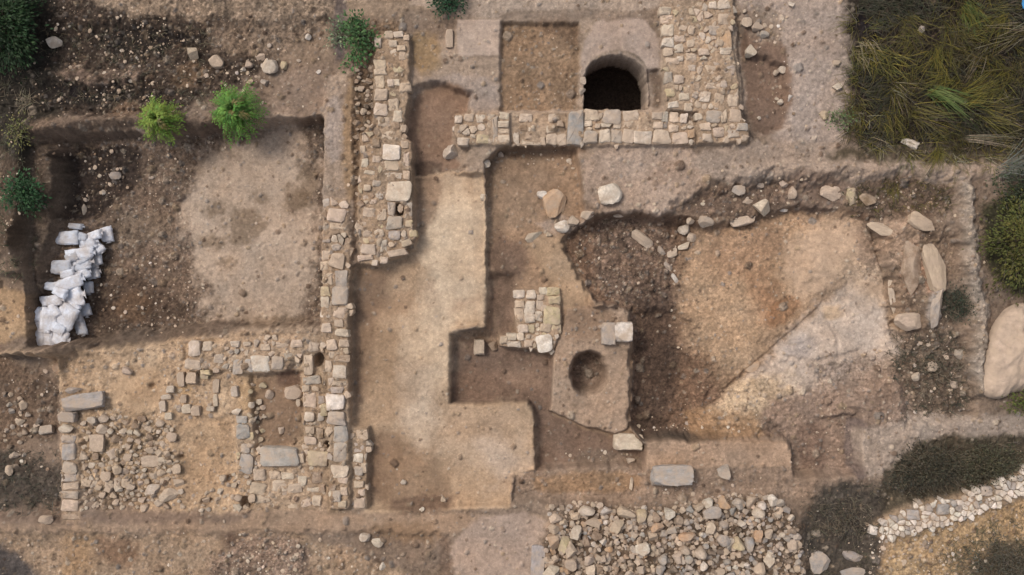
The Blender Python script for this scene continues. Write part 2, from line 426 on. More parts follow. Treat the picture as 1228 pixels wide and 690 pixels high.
cz([(498, 214), (530, 212), (528, 240), (505, 290), (498, 290)], (136, 110, 90), 0.2, 0.08, -0.36, k=0.7)
cz([(565, 208), (583, 208), (586, 390), (572, 392)], (190, 164, 136), 0.1, 0.04, -0.36, k=0.8)
for (ex, ey, ea, eb, colr, kk) in [(455, 420, 26, 40, (150, 120, 92), .5), (520, 560, 34, 26, (150, 122, 96), .5), (600, 545, 26, 30, (186, 164, 144), .6), (560, 515, 18, 12, (152, 124, 98), .45), (470, 360, 20, 18, (146, 117, 92), .5),
                                 (540, 300, 22, 50, (208, 184, 156), .5), (510, 500, 22, 34, (204, 180, 154), .5), (555, 372, 10, 8, (150, 120, 98), .5), (450, 560, 10, 30, (128, 102, 82), .5), (515, 350, 8, 7, (140, 112, 92), .4), (590, 500, 14, 9, (150, 122, 98), .4)]:
    cz(ell(ex, ey, ea, eb, 14), colr, 0.5, 0.45, -0.36, k=kk)
# great pit soils
cz(GP, (124, 98, 79), 0.1, 0.1, -0.8, peb=0.6, rgh=1.1, rnd=0)
cz([(705, 270), (760, 262), (800, 275), (805, 330), (790, 360), (715, 358)], (122, 100, 84), 0.3, 0.1, -1.0, peb=0.9, rgh=1.4)
cz([(757, 368), (800, 350), (812, 440), (790, 520), (772, 522), (757, 510)], (92, 73, 60), 0.3, 0.1, -1.3, peb=0.25)
cz([(740, 345), (830, 340), (820, 370), (750, 368)], (96, 78, 66), 0.25, 0.12, -1.1, k=0.8)
cz([(815, 340), (828, 285), (870, 270), (930, 262), (1028, 262), (1030, 315), (985, 360), (925, 412), (866, 468), (850, 440), (830, 420)], (177, 146, 116), 0.8, 0.3, -0.9, peb=0.25, rgh=0.7)
cz([(830, 285), (930, 262), (935, 320), (860, 340)], (160, 128, 101), 0.8, 0.4, -0.9, peb=0.35, k=0.9)
cz([(935, 268), (1022, 264), (1028, 312), (980, 350), (940, 370)], (188, 159, 132), 0.7, 0.3, -0.9, peb=0.06, rgh=0.2)
cz([(880, 330), (930, 335), (920, 400), (905, 390)], (150, 108, 78), 0.6, 0.35, -0.9, k=0.6)
cz([(912, 362), (950, 352), (955, 372), (915, 402)], (150, 108, 76), 0.15, 0.1, -0.9, k=0.6)
cz([(870, 494), (900, 448), (935, 412), (985, 366), (1012, 336), (1052, 326), (1066, 380), (1070, 430), (1005, 455), (950, 480), (905, 516), (862, 520)], (188, 168, 150), 0.45, 0.3, -0.5, peb=0.12, rgh=0.38)
cz([(866, 490), (890, 452), (940, 470), (930, 500), (890, 520), (862, 522)], (186, 158, 128), 0.25, 0.12, -0.5, peb=0.35, k=0.8)
cz([(1000, 320), (1056, 312), (1072, 350), (1060, 372), (1020, 356)], (178, 152, 126), 0.6, 0.3, -0.5, k=0.8)
cz([(850, 500), (880, 462), (925, 448), (960, 458), (930, 492), (900, 522), (850, 524)], (192, 166, 136), 0.5, 0.3, -0.5, peb=0.7, rgh=0.9, k=0.85)
cz([(960, 450), (1010, 430), (1050, 425), (1080, 440), (1020, 470), (965, 478)], (150, 128, 111), 0.7, 0.4, -0.5, peb=0.7, rgh=1.2, k=0.85)
cz([(930, 420), (960, 400), (985, 410), (960, 440)], (164, 150, 140), 0.4, 0.3, -0.5, k=0.7)
cz([(985, 368), (1005, 362), (1010, 378), (990, 384)], (190, 158, 122), 0.15, 0.1, -0.5, k=0.6)
cz([(930, 470), (1010, 458), (1080, 440), (1090, 500), (1034, 520), (1030, 570), (952, 572), (946, 520), (900, 520)], (146, 122, 104), 0.3, 0.12, -0.5, peb=0.5, rgh=0.8)
cz([(952, 505), (985, 500), (990, 568), (955, 570)], (122, 99, 84), 0.2, 0.12, -0.6, k=0.8)
cz([(1008, 500), (1030, 500), (1030, 568), (1010, 568)], (112, 97, 90), 0.12, 0.08, -0.6, k=0.8)
cz([(808, 262), (826, 236), (870, 224), (930, 212), (950, 240), (912, 262), (860, 262)], (116, 96, 81), 0.2, 0.12, -0.4, peb=0.6, rgh=1.0)
cz([(925, 208), (1010, 214), (1010, 256), (940, 252)], (134, 112, 96), 0.2, 0.12, -0.4, peb=0.7)
cz([(770, 520), (850, 505), (870, 522), (775, 526)], (88, 74, 62), 0.2, 0.1, -1.1, peb=0.6)
cz([(815, 490), (905, 488), (905, 522), (830, 522)], (156, 124, 94), 0.25, 0.15, -1.0, peb=0.5, k=0.8)
# eastern rocks
cz([(1060, 262), (1150, 262), (1150, 410), (1075, 420)], (128, 107, 89), 0.25, 0.12, peb=0.5, rgh=1.0)
cz([(1030, 262), (1110, 258), (1100, 310), (1060, 322), (1032, 310)], (160, 134, 112), 0.25, 0.12, peb=0.3)
cz([(1082, 300), (1102, 288), (1102, 350), (1085, 350)], (124, 92, 74), 0.15, 0.1, k=0.6)
cz([(1104, 290), (1135, 320), (1132, 352), (1106, 352)], (160, 124, 100), 0.12, 0.08, k=0.8)
cz([(1114, 348), (1130, 342), (1126, 392), (1112, 392)], (168, 154, 142), 0.1, 0.06, k=0.9)
cz([(1070, 370), (1110, 372), (1105, 398), (1075, 396)], (170, 142, 114), 0.2, 0.1, k=0.7)
cz([(1130, 350), (1160, 345), (1160, 385), (1130, 388)], (72, 68, 58), 0.2, 0.1, k=0.8)
cz([(1066, 408), (1166, 395), (1172, 496), (1100, 505)], (112, 95, 80), 0.3, 0.2, peb=0.9, rgh=1.4)
cz([(1142, 214), (1160, 214), (1172, 300), (1182, 400), (1180, 470), (1168, 470), (1164, 380), (1156, 300)], (150, 135, 120), 0.25, 0.14, peb=0.5, rgh=1.0)
cz([(1178, 400), (1210, 372), (1230, 380), (1188, 470), (1176, 470)], (104, 88, 74), 0.25, 0.12, peb=0.7)
# south-east
cz([(615, 562), (780, 556), (1040, 570), (1040, 596), (960, 600), (615, 604)], (144, 121, 102), 0.2, 0.1, peb=0.5, rgh=0.7)
cz([(640, 566), (768, 564), (766, 588), (640, 590)], (150, 120, 92), 0.15, 0.08, -0.3, peb=0.2, k=0.9)
cz([(776, 530), (946, 530), (950, 560), (776, 560)], (168, 140, 116), 0.1, 0.05, peb=0.2, rgh=0.4, rnd=0)
cz([(1030, 500), (1330, 496), (1330, 530), (1110, 535), (1062, 572), (1034, 572)], (160, 142, 126), 0.2, 0.1, peb=0.3)
cz([(1056, 575), (1090, 538), (1130, 522), (1500, 510), (1500, 560), (1330, 560), (1140, 604), (1052, 626)], (84, 74, 60), 0.2, 0.12, peb=0.3, rgh=1.0)
cz([(950, 585), (1060, 575), (1060, 640), (1040, 760), (970, 760)], (80, 71, 62), 0.3, 0.15, peb=0.5, rgh=1.0)
cz([(1045, 640), (1140, 612), (1500, 540), (1500, 1000), (1035, 1000)], (176, 146, 110), 0.2, 0.15, peb=0.9, rgh=1.0)
cz([(1140, 690), (1200, 640), (1500, 600), (1500, 900), (1120, 900)], (86, 78, 66), 0.4, 0.2, peb=0.5, k=0.85)
cz([(652, 604), (780, 612), (830, 602), (930, 592), (965, 640), (972, 780), (640, 780)], (104, 86, 70), 0.3, 0.1, peb=0.7, rgh=1.0)
# silo
cz([(701, 131), (701, 98), (704, 84), (713, 74), (728, 67), (745, 67), (760, 72), (771, 84), (776, 100), (776, 131)], (112, 97, 84), 0.05, 0.02, -0.5, peb=0.3)
cz([(692, 131), (694, 92), (704, 72), (728, 60), (750, 60), (772, 76), (784, 100), (784, 131), (776, 131), (774, 96), (760, 73), (742, 67), (722, 69), (706, 82), (702, 131)], (180, 158, 138), 0.12, 0.06, 0, peb=0.3, k=0.55)

# ---- wall cores are raised earth under the masonry ---------------------
WALLS = {}
WALLM = []


def core(key, pts, top, warp=0.04, soft=0.08):
    WALLS[key] = (pts, top)
    hz(pts, top - 0.035, soft, warp, top)
    if key != 'terr':
        WALLM.append(poly_w(pts, top))
    cz(pts, (170, 144, 118), 0.12, 0.06, top, peb=0.6, rgh=0.6, rnd=0, k=0.8)


core('nw', [(448, 40), (490, 38), (492, 80), (490, 118), (484, 160), (494, 170), (496, 262), (500, 285), (485, 306), (448, 318), (430, 318), (428, 240), (432, 160), (446, 150)], 0.22)
core('long', [(390, 238), (418, 240), (420, 300), (418, 420), (420, 612), (396, 612), (392, 440), (386, 400), (385, 300)], 0.18)
core('mid', [(544, 136), (612, 135), (612, 174), (552, 174), (544, 160)], 0.12, 0.02, 0.05)
core('mid2', [(614, 136), (682, 136), (682, 174), (614, 174)], 0.02, 0.03, 0.06)
core('main', [(682, 134), (702, 133), (802, 134), (836, 150), (834, 174), (682, 175)], 0.16, 0.02, 0.05)
core('east', [(793, 8), (848, 4), (850, -30), (880, -30), (882, 20), (878, 40), (886, 100), (890, 140), (902, 152), (898, 170), (836, 172), (836, 134), (798, 132), (796, 60)], 0.2, 0.03, 0.06)
core('pier', [(616, 347), (672, 346), (674, 386), (672, 402), (662, 424), (645, 424), (644, 420), (600, 416), (598, 402), (618, 400)], -0.22, 0.01, 0.05)
core('bnorth', [(228, 424), (270, 406), (388, 404), (388, 424), (378, 426), (376, 450), (364, 450), (362, 430), (340, 446), (290, 450), (276, 446), (226, 446)], 0.06, 0.05, 0.1)
core('binner', [(364, 450), (380, 450), (390, 540), (392, 560), (308, 560), (308, 538), (364, 538)], 0.02, 0.03, 0.08)
core('bwest', [(73, 520), (94, 520), (96, 626), (73, 626)], 0.02, 0.02, 0.08)
core('bcross', [(96, 574), (160, 573), (160, 586), (96, 586)], 0.0, 0.03, 0.08)
core('bgrey', [(282, 494), (302, 494), (306, 566), (284, 570)], 0.0, 0.03, 0.1)
core('pave', [(300, 560), (392, 562), (394, 612), (300, 612)], -0.02, 0.05, 0.1)
core('stub', [(421, 516), (441, 514), (440, 612), (422, 612)], 0.04, 0.02, 0.07)
core('terr', [(1050, 628), (1078, 612), (1110, 602), (1150, 596), (1190, 580), (1240, 556), (1330, 515), (1330, 556), (1240, 592), (1200, 606), (1150, 628), (1100, 642), (1056, 648)], 0.24, 0.12, 0.25)
for (cx, cy, rx, ry, dz) in [(480, 252, 5, 8, -0.35), (409, 287, 11, 5, -0.15), (383, 432, 5, 8, -0.3), (296, 604, 8, 7, -0.22), (247, 604, 8, 4, -0.15), (215, 550, 4, 3, -0.15), (188, 525, 3, 3, -0.12), (272, 575, 4, 3, -0.12), (393, 534, 4, 4, -0.2), (313, 549, 4, 3, -0.2), (180, 464, 4, 3, -0.12)]:
    hz(ell(cx, cy, rx, ry, 12), dz, 0.1, 0.03, 0, add=True)

for wp in WALLM:                            # soil washed over parts of the masonry
    sl, m = zone_mask(wp, 0.1, 0.04)
    Z[sl] += m * 0.045 * np.clip(0.08 + 0.9 * fbm(X[sl] * 1.8, Y[sl] * 1.8, 205, 3) + 0.5 * fbm(X[sl] * 6, Y[sl] * 6, 215, 2), -0.3, 1.3)
C_BASE = None
# ---- lumps, clods and stones set in the soil ---------------------------
C_BASE = C.copy()
Z_BASE = Z.copy()
inner = (np.abs(X) < 14.5) & (np.abs(Y) < 9.0)
rowm = np.where(np.abs(ys) < 9.0)[0]
colm = np.where(np.abs(xs) < 14.5)[0]
SL = (slice(rowm[0], rowm[-1] + 1), slice(colm[0], colm[-1] + 1))
gxs, gys = X[SL], Y[SL]


def bumps(cell, seed, rmin, rmax, dens):
    ci = np.floor(gxs / cell).astype(np.int64)
    cj = np.floor(gys / cell).astype(np.int64)
    best = np.zeros(gxs.shape)
    tone = np.zeros(gxs.shape)
    for di in (-1, 0, 1):
        for dj in (-1, 0, 1):
            a, b = ci + di, cj + dj
            sx = (a + 0.15 + 0.7 * hsh(a, b, seed)) * cell
            sy = (b + 0.15 + 0.7 * hsh(a, b, seed + 1)) * cell
            r = cell * (rmin + (rmax - rmin) * hsh(a, b, seed + 2) ** 2)
            on = hsh(a, b, seed + 3) < dens
            th = hsh(a, b, seed + 4) * 3.14
            el = 0.65 + 0.35 * hsh(a, b, seed + 5)
            dx, dy = gxs - sx, gys - sy
            ux = dx * np.cos(th) + dy * np.sin(th)
            uy = (-dx * np.sin(th) + dy * np.cos(th)) / el
            q = np.maximum(np.abs(ux), np.abs(uy)) * 0.45 + np.sqrt(ux * ux + uy * uy) * 0.55
            h = np.where(on & (q < r), r * np.sqrt(np.clip(1 - (q / r) ** 3, 0, 1)), 0)
            sel = h > best
            best = np.where(sel, h, best)
            tone = np.where(sel, hsh(a, b, seed + 6), tone)
    return best, tone


micro = 0.016 * fbm(gxs * 3, gys * 3, 101, 5, 0.6) + 0.010 * fbm(gxs * 14, gys * 14, 131, 3, 0.6)
Z[SL] += micro * (0.35 + RGH[SL])
lump = fbm(gxs * 5.5, gys * 5.5, 161, 3)
Z[SL] += 0.05 * np.clip(lump, 0, 1) * RGH[SL] ** 1.5 + 0.03 * fbm(gxs * 2.2, gys * 2.2, 171, 4, 0.6) * RGH[SL]
pale = np.stack([lin((205, 184, 160)), lin((176, 150, 122)), lin((160, 146, 134)), lin((128, 104, 86))])
patch = 0.5 + 0.7 * fbm(gxs * 0.8, gys * 0.8, 191, 3)
for cell, seed, rmin, rmax, k in [(0.30, 300, 0.16, 0.42, 0.34), (0.15, 330, 0.16, 0.46, 0.55), (0.085, 360, 0.2, 0.48, 0.6)]:
    h, t = bumps(cell, seed, rmin, rmax, np.clip(PEB[SL] * k * np.clip(patch + 0.5, 0.2, 1.3), 0, 1))
    Z[SL] += h * 0.62
    m = np.clip(h / (cell * 0.12), 0, 1)
    pc = pale[(t * 3.999).astype(int)]
    base = C[SL]
    lum = base.mean(-1, keepdims=True) / 0.30
    pc = pc * np.clip(0.35 + 0.65 * lum, 0.3, 1.1)
    mm = (m * (0.3 + 0.65 * ((t * 37.7) % 1)))[..., None]
    C[SL] = base * (1 - mm) + pc * mm
# crumbly clods: every one has its own tone
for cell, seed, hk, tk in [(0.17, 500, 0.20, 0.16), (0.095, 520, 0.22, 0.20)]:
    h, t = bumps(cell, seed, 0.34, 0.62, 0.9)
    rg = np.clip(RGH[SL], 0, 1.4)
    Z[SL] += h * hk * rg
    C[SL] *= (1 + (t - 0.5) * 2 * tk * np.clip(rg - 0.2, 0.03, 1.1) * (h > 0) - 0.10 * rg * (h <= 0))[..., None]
# tone of the soil itself: damp and dry patches, dust
gyz, gxz = np.gradient(Z_BASE, ys, xs)
steep = np.clip((np.sqrt(gxz ** 2 + gyz ** 2) - 0.9) / 1.6, 0, 1)[..., None]
strata = 1 + 0.22 * fbm(Z_BASE * 5 + 0.3 * WX, X * 0.6 + Y * 0.6, 481, 3)
C = C * (1 - steep) + C_BASE * strata[..., None] * steep
RGH = RGH * (1 - 0.5 * steep[..., 0])
blot = fbm(X * 2.6, Y * 2.6, 461, 4, 0.6)
tone = 1 + 0.16 * fbm(X * 0.9, Y * 0.9, 401, 4, 0.6) + 0.30 * blot * (0.6 + 0.4 * np.clip(RGH, 0, 1.2)) + 0.22 * fbm(X * 6, Y * 6, 421, 4, 0.65) * (0.35 + 0.75 * np.clip(RGH, 0, 1.2))
warm = 0.05 * fbm(X * 1.7, Y * 1.7, 441, 3)
C *= np.clip(tone, 0.4, 1.6)[..., None]
C[..., 0] *= 1 + warm
C[..., 2] *= 1 - warm
C = np.clip(C, 0.01, 0.75)


def gz(x, y):
    i = min(max(np.searchsorted(xs, x) - 1, 0), NX - 2)
    j = min(max(np.searchsorted(ys, y) - 1, 0), NY - 2)
    u = (x - xs[i]) / (xs[i + 1] - xs[i])
    v = (y - ys[j]) / (ys[j + 1] - ys[j])
    return float((Z[j, i] * (1 - u) + Z[j, i + 1] * u) * (1 - v) + (Z[j + 1, i] * (1 - u) + Z[j + 1, i + 1] * u) * v)


def G(px, py):
    z = 0.0
    for _ in range(5):
        x, y = P(px, py, z)
        z = gz(x, y)
    return x, y, z


# ------------------------------------------------------------------ materials
def new_mat(name):
    m = bpy.data.materials.new(name)
    m.use_nodes = True
    nt = m.node_tree
    return m, nt, nt.nodes["Principled BSDF"]


def nn(nt, kind, **kw):
    n = nt.nodes.new(kind)
    for k, v in kw.items():
        if k in n.inputs:
            n.inputs[k].default_value = v
        else:
            setattr(n, k, v)
    return n


def mottled(name, source, lo, hi, scale, bump_scale, bump_dist, rough=0.95, speck=0.0, coords='Object', dust=0.0, grit=0.0):
    """base colour from an attribute or the object colour, broken up by noise, with a fine bump"""
    m, nt, bs = new_mat(name)
    L = nt.links.new
    tc = nn(nt, "ShaderNodeTexCoord")
    vec = tc.outputs[coords]
    if source == 'object':
        src = nn(nt, "ShaderNodeObjectInfo").outputs["Color"]
    else:
        at = nn(nt, "ShaderNodeAttribute")
        at.attribute_name = source
        src = at.outputs["Color"]
    n1 = nn(nt, "ShaderNodeTexNoise", Scale=scale, Detail=6.0, Roughness=0.65)
    L(vec, n1.inputs["Vector"])
    mr = nn(nt, "ShaderNodeMapRange")
    mr.inputs["From Min"].default_value = 0.3
    mr.inputs["From Max"].default_value = 0.7
    mr.inputs["To Min"].default_value = lo
    mr.inputs["To Max"].default_value = hi
    L(n1.outputs["Fac"], mr.inputs["Value"])
    mx = nn(nt, "ShaderNodeVectorMath", operation='SCALE')
    L(src, mx.inputs[0])
    L(mr.outputs[0], mx.inputs["Scale"])
    out = mx.outputs[0]
    if speck:
        vo = nn(nt, "ShaderNodeTexVoronoi", Scale=speck)
        L(vec, vo.inputs["Vector"])
        lt = nn(nt, "ShaderNodeMapRange")
        lt.inputs["From Min"].default_value = 0.12
        lt.inputs["From Max"].default_value = 0.28
        lt.inputs["To Min"].default_value = 1.22
        lt.inputs["To Max"].default_value = 1.0
        L(vo.outputs["Distance"], lt.inputs["Value"])
        mx2 = nn(nt, "ShaderNodeVectorMath", operation='SCALE')
        L(out, mx2.inputs[0])
        L(lt.outputs[0], mx2.inputs["Scale"])
        out = mx2.outputs[0]
    if grit:
        vg = nn(nt, "ShaderNodeTexVoronoi", Scale=grit)
        L(vec, vg.inputs["Vector"])
        sp_ = nn(nt, "ShaderNodeSeparateColor")
        L(vg.outputs["Color"], sp_.inputs[0])
        ad = nn(nt, "ShaderNodeMath", operation='SUBTRACT')
        L(sp_.outputs[0], ad.inputs[0])
        ad.inputs[1].default_value = 0.5
        ml = nn(nt, "ShaderNodeMath", operation='MULTIPLY')
        L(ad.outputs[0], ml.inputs[0])
        L(at.outputs["Alpha"], ml.inputs[1])
        a2 = nn(nt, "ShaderNodeMath", operation='MULTIPLY_ADD')
        L(ml.outputs[0], a2.inputs[0])
        a2.inputs[1].default_value = 0.62
        a2.inputs[2].default_value = 1.0
        mg = nn(nt, "ShaderNodeVectorMath", operation='SCALE')
        L(out, mg.inputs[0])
        L(a2.outputs[0], mg.inputs["Scale"])
        out = mg.outputs[0]
    if dust:
        n3 = nn(nt, "ShaderNodeTexNoise", Scale=3.2, Detail=8.0, Roughness=0.7)
        tg = nn(nt, "ShaderNodeNewGeometry")
        L(tg.outputs["Position"], n3.inputs["Vector"])
        dr = nn(nt, "ShaderNodeMapRange")
        dr.inputs["From Min"].default_value = 0.40
        dr.inputs["From Max"].default_value = 0.62
        dr.inputs["To Max"].default_value = dust
        L(n3.outputs["Fac"], dr.inputs["Value"])
        mxd = nn(nt, "ShaderNodeMix", data_type='RGBA')
        L(dr.outputs[0], mxd.inputs[0])
        L(out, mxd.inputs[6])
        mxd.inputs[7].default_value = tuple(lin((186, 163, 140))) + (1,)
        out = mxd.outputs[2]
    L(out, bs.inputs["Base Color"])
    bs.inputs["Roughness"].default_value = rough
    bs.inputs["Specular IOR Level"].default_value = 0.15
    n2 = nn(nt, "ShaderNodeTexNoise", Scale=bump_scale, Detail=5.0, Roughness=0.7)
    L(vec, n2.inputs["Vector"])
    bp = nn(nt, "ShaderNodeBump", Strength=0.7, Distance=bump_dist)
    L(n2.outputs["Fac"], bp.inputs["Height"])
    L(bp.outputs[0], bs.inputs["Normal"])
    return m


M_soil = mottled("soil", "soil", 0.80, 1.20, 9.0, 34.0, 0.03, 0.97, speck=16.0, grit=24.0)
M_stone = mottled("limestone", 'object', 0.64, 1.22, 5.0, 11.0, 0.05, 0.95, dust=0.85)
M_mason = mottled("masonry", "tint", 0.66, 1.22, 6.0, 13.0, 0.045, 0.95, dust=0.85)
M_leaf = mottled("leaf", "tint", 0.8, 1.2, 6.0, 30.0, 0.003, 0.6)
M_twig = mottled("dry_stem", "tint", 0.8, 1.2, 12.0, 40.0, 0.004, 0.9)
M_sack = mottled("woven_sacking", 'object', 0.80, 1.08, 3.0, 9.0, 0.06, 0.8, dust=0.6)
M_plastic = mottled("plastic_sheet", 'object', 0.9, 1.1, 12.0, 20.0, 0.01, 0.4)

# ------------------------------------------------------------------ ground mesh
nv = NX * NY
co = np.stack([X, Y, Z], axis=-1).reshape(-1, 3).astype(np.float32)
idx = np.arange(nv).reshape(NY, NX)
q = np.stack([idx[:-1, :-1], idx[:-1, 1:], idx[1:, 1:], idx[1:, :-1]], axis=-1).reshape(-1, 4)
fl_s = sdf(X, Y, SILO).ravel() < 0.1                       # open the ground over the silo's chamber
low = (Z.ravel() < -0.75) & fl_s
q = q[~low[q].all(axis=1)]
me = bpy.data.meshes.new("ground")
me.vertices.add(nv)
me.vertices.foreach_set("co", co.ravel())
me.loops.add(q.size)
me.loops.foreach_set("vertex_index", q.ravel().astype(np.int32))
me.polygons.add(len(q))
me.polygons.foreach_set("loop_start", np.arange(0, q.size, 4, dtype=np.int32))
me.update(calc_edges=True)
me.polygons.foreach_set("use_smooth", np.ones(len(q), dtype=bool))
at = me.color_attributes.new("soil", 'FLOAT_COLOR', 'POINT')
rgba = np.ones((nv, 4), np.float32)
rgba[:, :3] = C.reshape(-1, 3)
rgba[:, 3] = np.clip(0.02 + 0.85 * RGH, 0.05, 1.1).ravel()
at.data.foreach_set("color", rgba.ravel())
me.materials.append(M_soil)
ground = bpy.data.objects.new("ground", me)
ground["kind"] = "structure"
COL.objects.link(ground)

# bell-shaped chamber under the silo's mouth
sc_ = SILO.mean(0)
so = chaikin(SILO, 2)
if np.sum(so[:, 0] * np.roll(so[:, 1], -1) - np.roll(so[:, 0], -1) * so[:, 1]) < 0:
    so = so[::-1]
SV, SF = [], []
ns = len(so)
prof = [(1.08, -0.45), (1.14, -0.75), (1.35, -1.1), (1.45, -1.6), (1.35, -2.1), (1.0, -2.35), (0.5, -2.25)]
for s_, z_ in prof:
    for p_ in so:
        x_, y_ = sc_ + (p_ - sc_) * s_
        nz = 0.06 * mnoise.noise(Vector((x_ * 2, y_ * 2, z_ * 2)))
        SV.append((x_ + nz, y_ - nz, z_))
SV.append((sc_[0], sc_[1], -2.2))
for k_ in range(len(prof) - 1):
    for i_ in range(ns):
        j_ = (i_ + 1) % ns
        SF.append((k_ * ns + i_, (k_ + 1) * ns + i_, (k_ + 1) * ns + j_, k_ * ns + j_))
for i_ in range(ns):
    SF.append(((len(prof) - 1) * ns + i_, len(prof) * ns, (len(prof) - 1) * ns + (i_ + 1) % ns))
sm_ = bpy.data.meshes.new("silo_pit")
sm_.from_pydata(SV, [], SF)
ca_ = sm_.color_attributes.new("soil", 'FLOAT_COLOR', 'POINT')
ca_.data.foreach_set("color", np.tile(np.append(lin((96, 80, 68)), 1.0), len(SV)).astype(np.float32))
sm_.materials.append(M_soil)
silo = bpy.data.objects.new("ground_silo", sm_)
silo["kind"] = "structure"
COL.objects.link(silo)

# ------------------------------------------------------------------ object helpers
PAL = {'w': (230, 215, 197), 'c': (214, 195, 173), 't': (199, 175, 150), 'p': (204, 180, 157), 'g': (178, 164, 150),
       'b': (146, 120, 97), 'y': (196, 176, 140), 'o': (194, 156, 122), 'G': (168, 160, 152), 'd': (118, 100, 85)}


def tint(code, rng, var=0.09):
    c = lin(PAL[code]) * (1 + rng.uniform(-var, var))
    c = c * np.array([1 + rng.uniform(-0.03, 0.03), 1, 1 + rng.uniform(-0.04, 0.04)])
    return (float(c[0]), float(c[1]), float(c[2]), 1.0)


def mesh_obj(name, verts, faces, mat, parent=None, tints=None, smooth=True, sharp=None):
    m = bpy.data.meshes.new(name)
    m.from_pydata([tuple(v) for v in verts], [], [tuple(f) for f in faces])
    m.update()
    if smooth:
        m.polygons.foreach_set("use_smooth", np.ones(len(m.polygons), dtype=bool))
        if sharp:
            m.set_sharp_from_angle(angle=R(sharp))
    if tints is not None:
        a = m.color_attributes.new("tint", 'FLOAT_COLOR', 'POINT')
        a.data.foreach_set("color", np.asarray(tints, np.float32).ravel())
    m.materials.append(mat)
    o = bpy.data.objects.new(name, m)
    if parent:
        o.parent = parent
    COL.objects.link(o)
    return o


def tag(o, label, cat, group=None, kind=None):
    if label:
        o["label"] = label
    if cat:
        o["category"] = cat
    if group:
        o["group"] = group
    if kind:
        o["kind"] = kind
    return o


def empty(name, loc):
    o = bpy.data.objects.new(name, None)
    o.location = loc
    o.empty_display_size = 0.2
    COL.objects.link(o)
    return o


def stone_geo(outline, z0, z1, rng, off=(0, 0, 0)):
    """a worn block: an outline grown into a body with rounded upper edge and uneven top"""
    n = len(outline)
    c = outline.mean(0)
    rad = np.sqrt(((outline - c) ** 2).sum(1)).mean()
    h = z1 - z0
    tl = (rng.uniform(-0.10, 0.10), rng.uniform(-0.10, 0.10))
    b = min(0.035, rad * 0.22)
    rings = [(0.97, z0), (1.0, z0 + h * 0.55), (1 - 0.35 * b / rad, z1 - b * 0.55), (1 - 1.3 * b / rad, z1 - b * 0.1), (0.42, z1)]
    V = []
    for s, z in rings:
        for p in outline:
            jx = rng.uniform(-1, 1) * b * 0.32
            jy = rng.uniform(-1, 1) * b * 0.32
            x = c[0] + (p[0] - c[0]) * s + jx
            y = c[1] + (p[1] - c[1]) * s + jy
            zz = z
            if z > z0 + h * 0.5:
                zz += (x - c[0]) * tl[0] + (y - c[1]) * tl[1] + rng.uniform(-1, 1) * b * 0.35
            V.append((x - off[0], y - off[1], zz - off[2]))
    V.append((c[0] - off[0], c[1] - off[1], z1 + rng.uniform(-0.4, 0.4) * b - off[2]))
    F = []
    for k in range(len(rings) - 1):
        for i in range(n):
            j = (i + 1) % n
            F.append((k * n + i, k * n + j, (k + 1) * n + j, (k + 1) * n + i))
    t = len(V) - 1
    o4 = (len(rings) - 1) * n
    for i in range(n):
        F.append((o4 + i, o4 + (i + 1) % n, t))
    return V, F


def block_outline(cx, cy, w, h, rot, rng, z, squareness=0.8):
    """photo-traced block (pixel centre and size) as a world outline, anticlockwise"""
    x, y = P(cx, cy, z)
    k = (HC - z) / HC / SC
    a, b = w * 0.5 * k, h * 0.5 * k
    r = min(a, b) * (0.55 - 0.35 * squareness)
    pts = []
    for sx, sy in ((1, -1), (1, 1), (-1, 1), (-1, -1)):
        jx, jy = rng.uniform(-0.2, 0.1) * a, rng.uniform(-0.2, 0.1) * b
        X0, Y0 = sx * (a + jx), sy * (b + jy)
        if sx * sy > 0:
            pts += [(X0, Y0 - sy * r), (X0 - sx * r * 0.3, Y0 - sy * r * 0.3), (X0 - sx * r, Y0)]
        else:
            pts += [(X0 - sx * r, Y0), (X0 - sx * r * 0.3, Y0 - sy * r * 0.3), (X0, Y0 - sy * r)]
    ex = []
    n = len(pts)
    for i in range(n):
        ex.append(pts[i])
        if i % 3 == 2:
            q1, q2 = pts[i], pts[(i + 1) % n]
            ex.append(((q1[0] + q2[0]) / 2 * (1 + rng.uniform(-0.05, 0.04)), (q1[1] + q2[1]) / 2 * (1 + rng.uniform(-0.05, 0.04))))
    pts = np.array(ex)
    ar = np.sum(pts[:, 0] * np.roll(pts[:, 1], -1) - np.roll(pts[:, 0], -1) * pts[:, 1])
    if ar < 0:
        pts = pts[::-1]
    th = -R(rot)
    ca, sa = math.cos(th), math.sin(th)
    return np.stack([x + pts[:, 0] * ca - pts[:, 1] * sa, y + pts[:, 0] * sa + pts[:, 1] * ca], axis=1)


def clip_half(poly, nx, ny, dd):
    out = []
    n = len(poly)
    for i in range(n):
        a, b = poly[i], poly[(i + 1) % n]
        da = a[0] * nx + a[1] * ny - dd
        db = b[0] * nx + b[1] * ny - dd
        if da <= 0:
            out.append(a)
        if da * db < 0:
            t = da / (da - db)
            out.append((a[0] + (b[0] - a[0]) * t, a[1] + (b[1] - a[1]) * t))
    return out


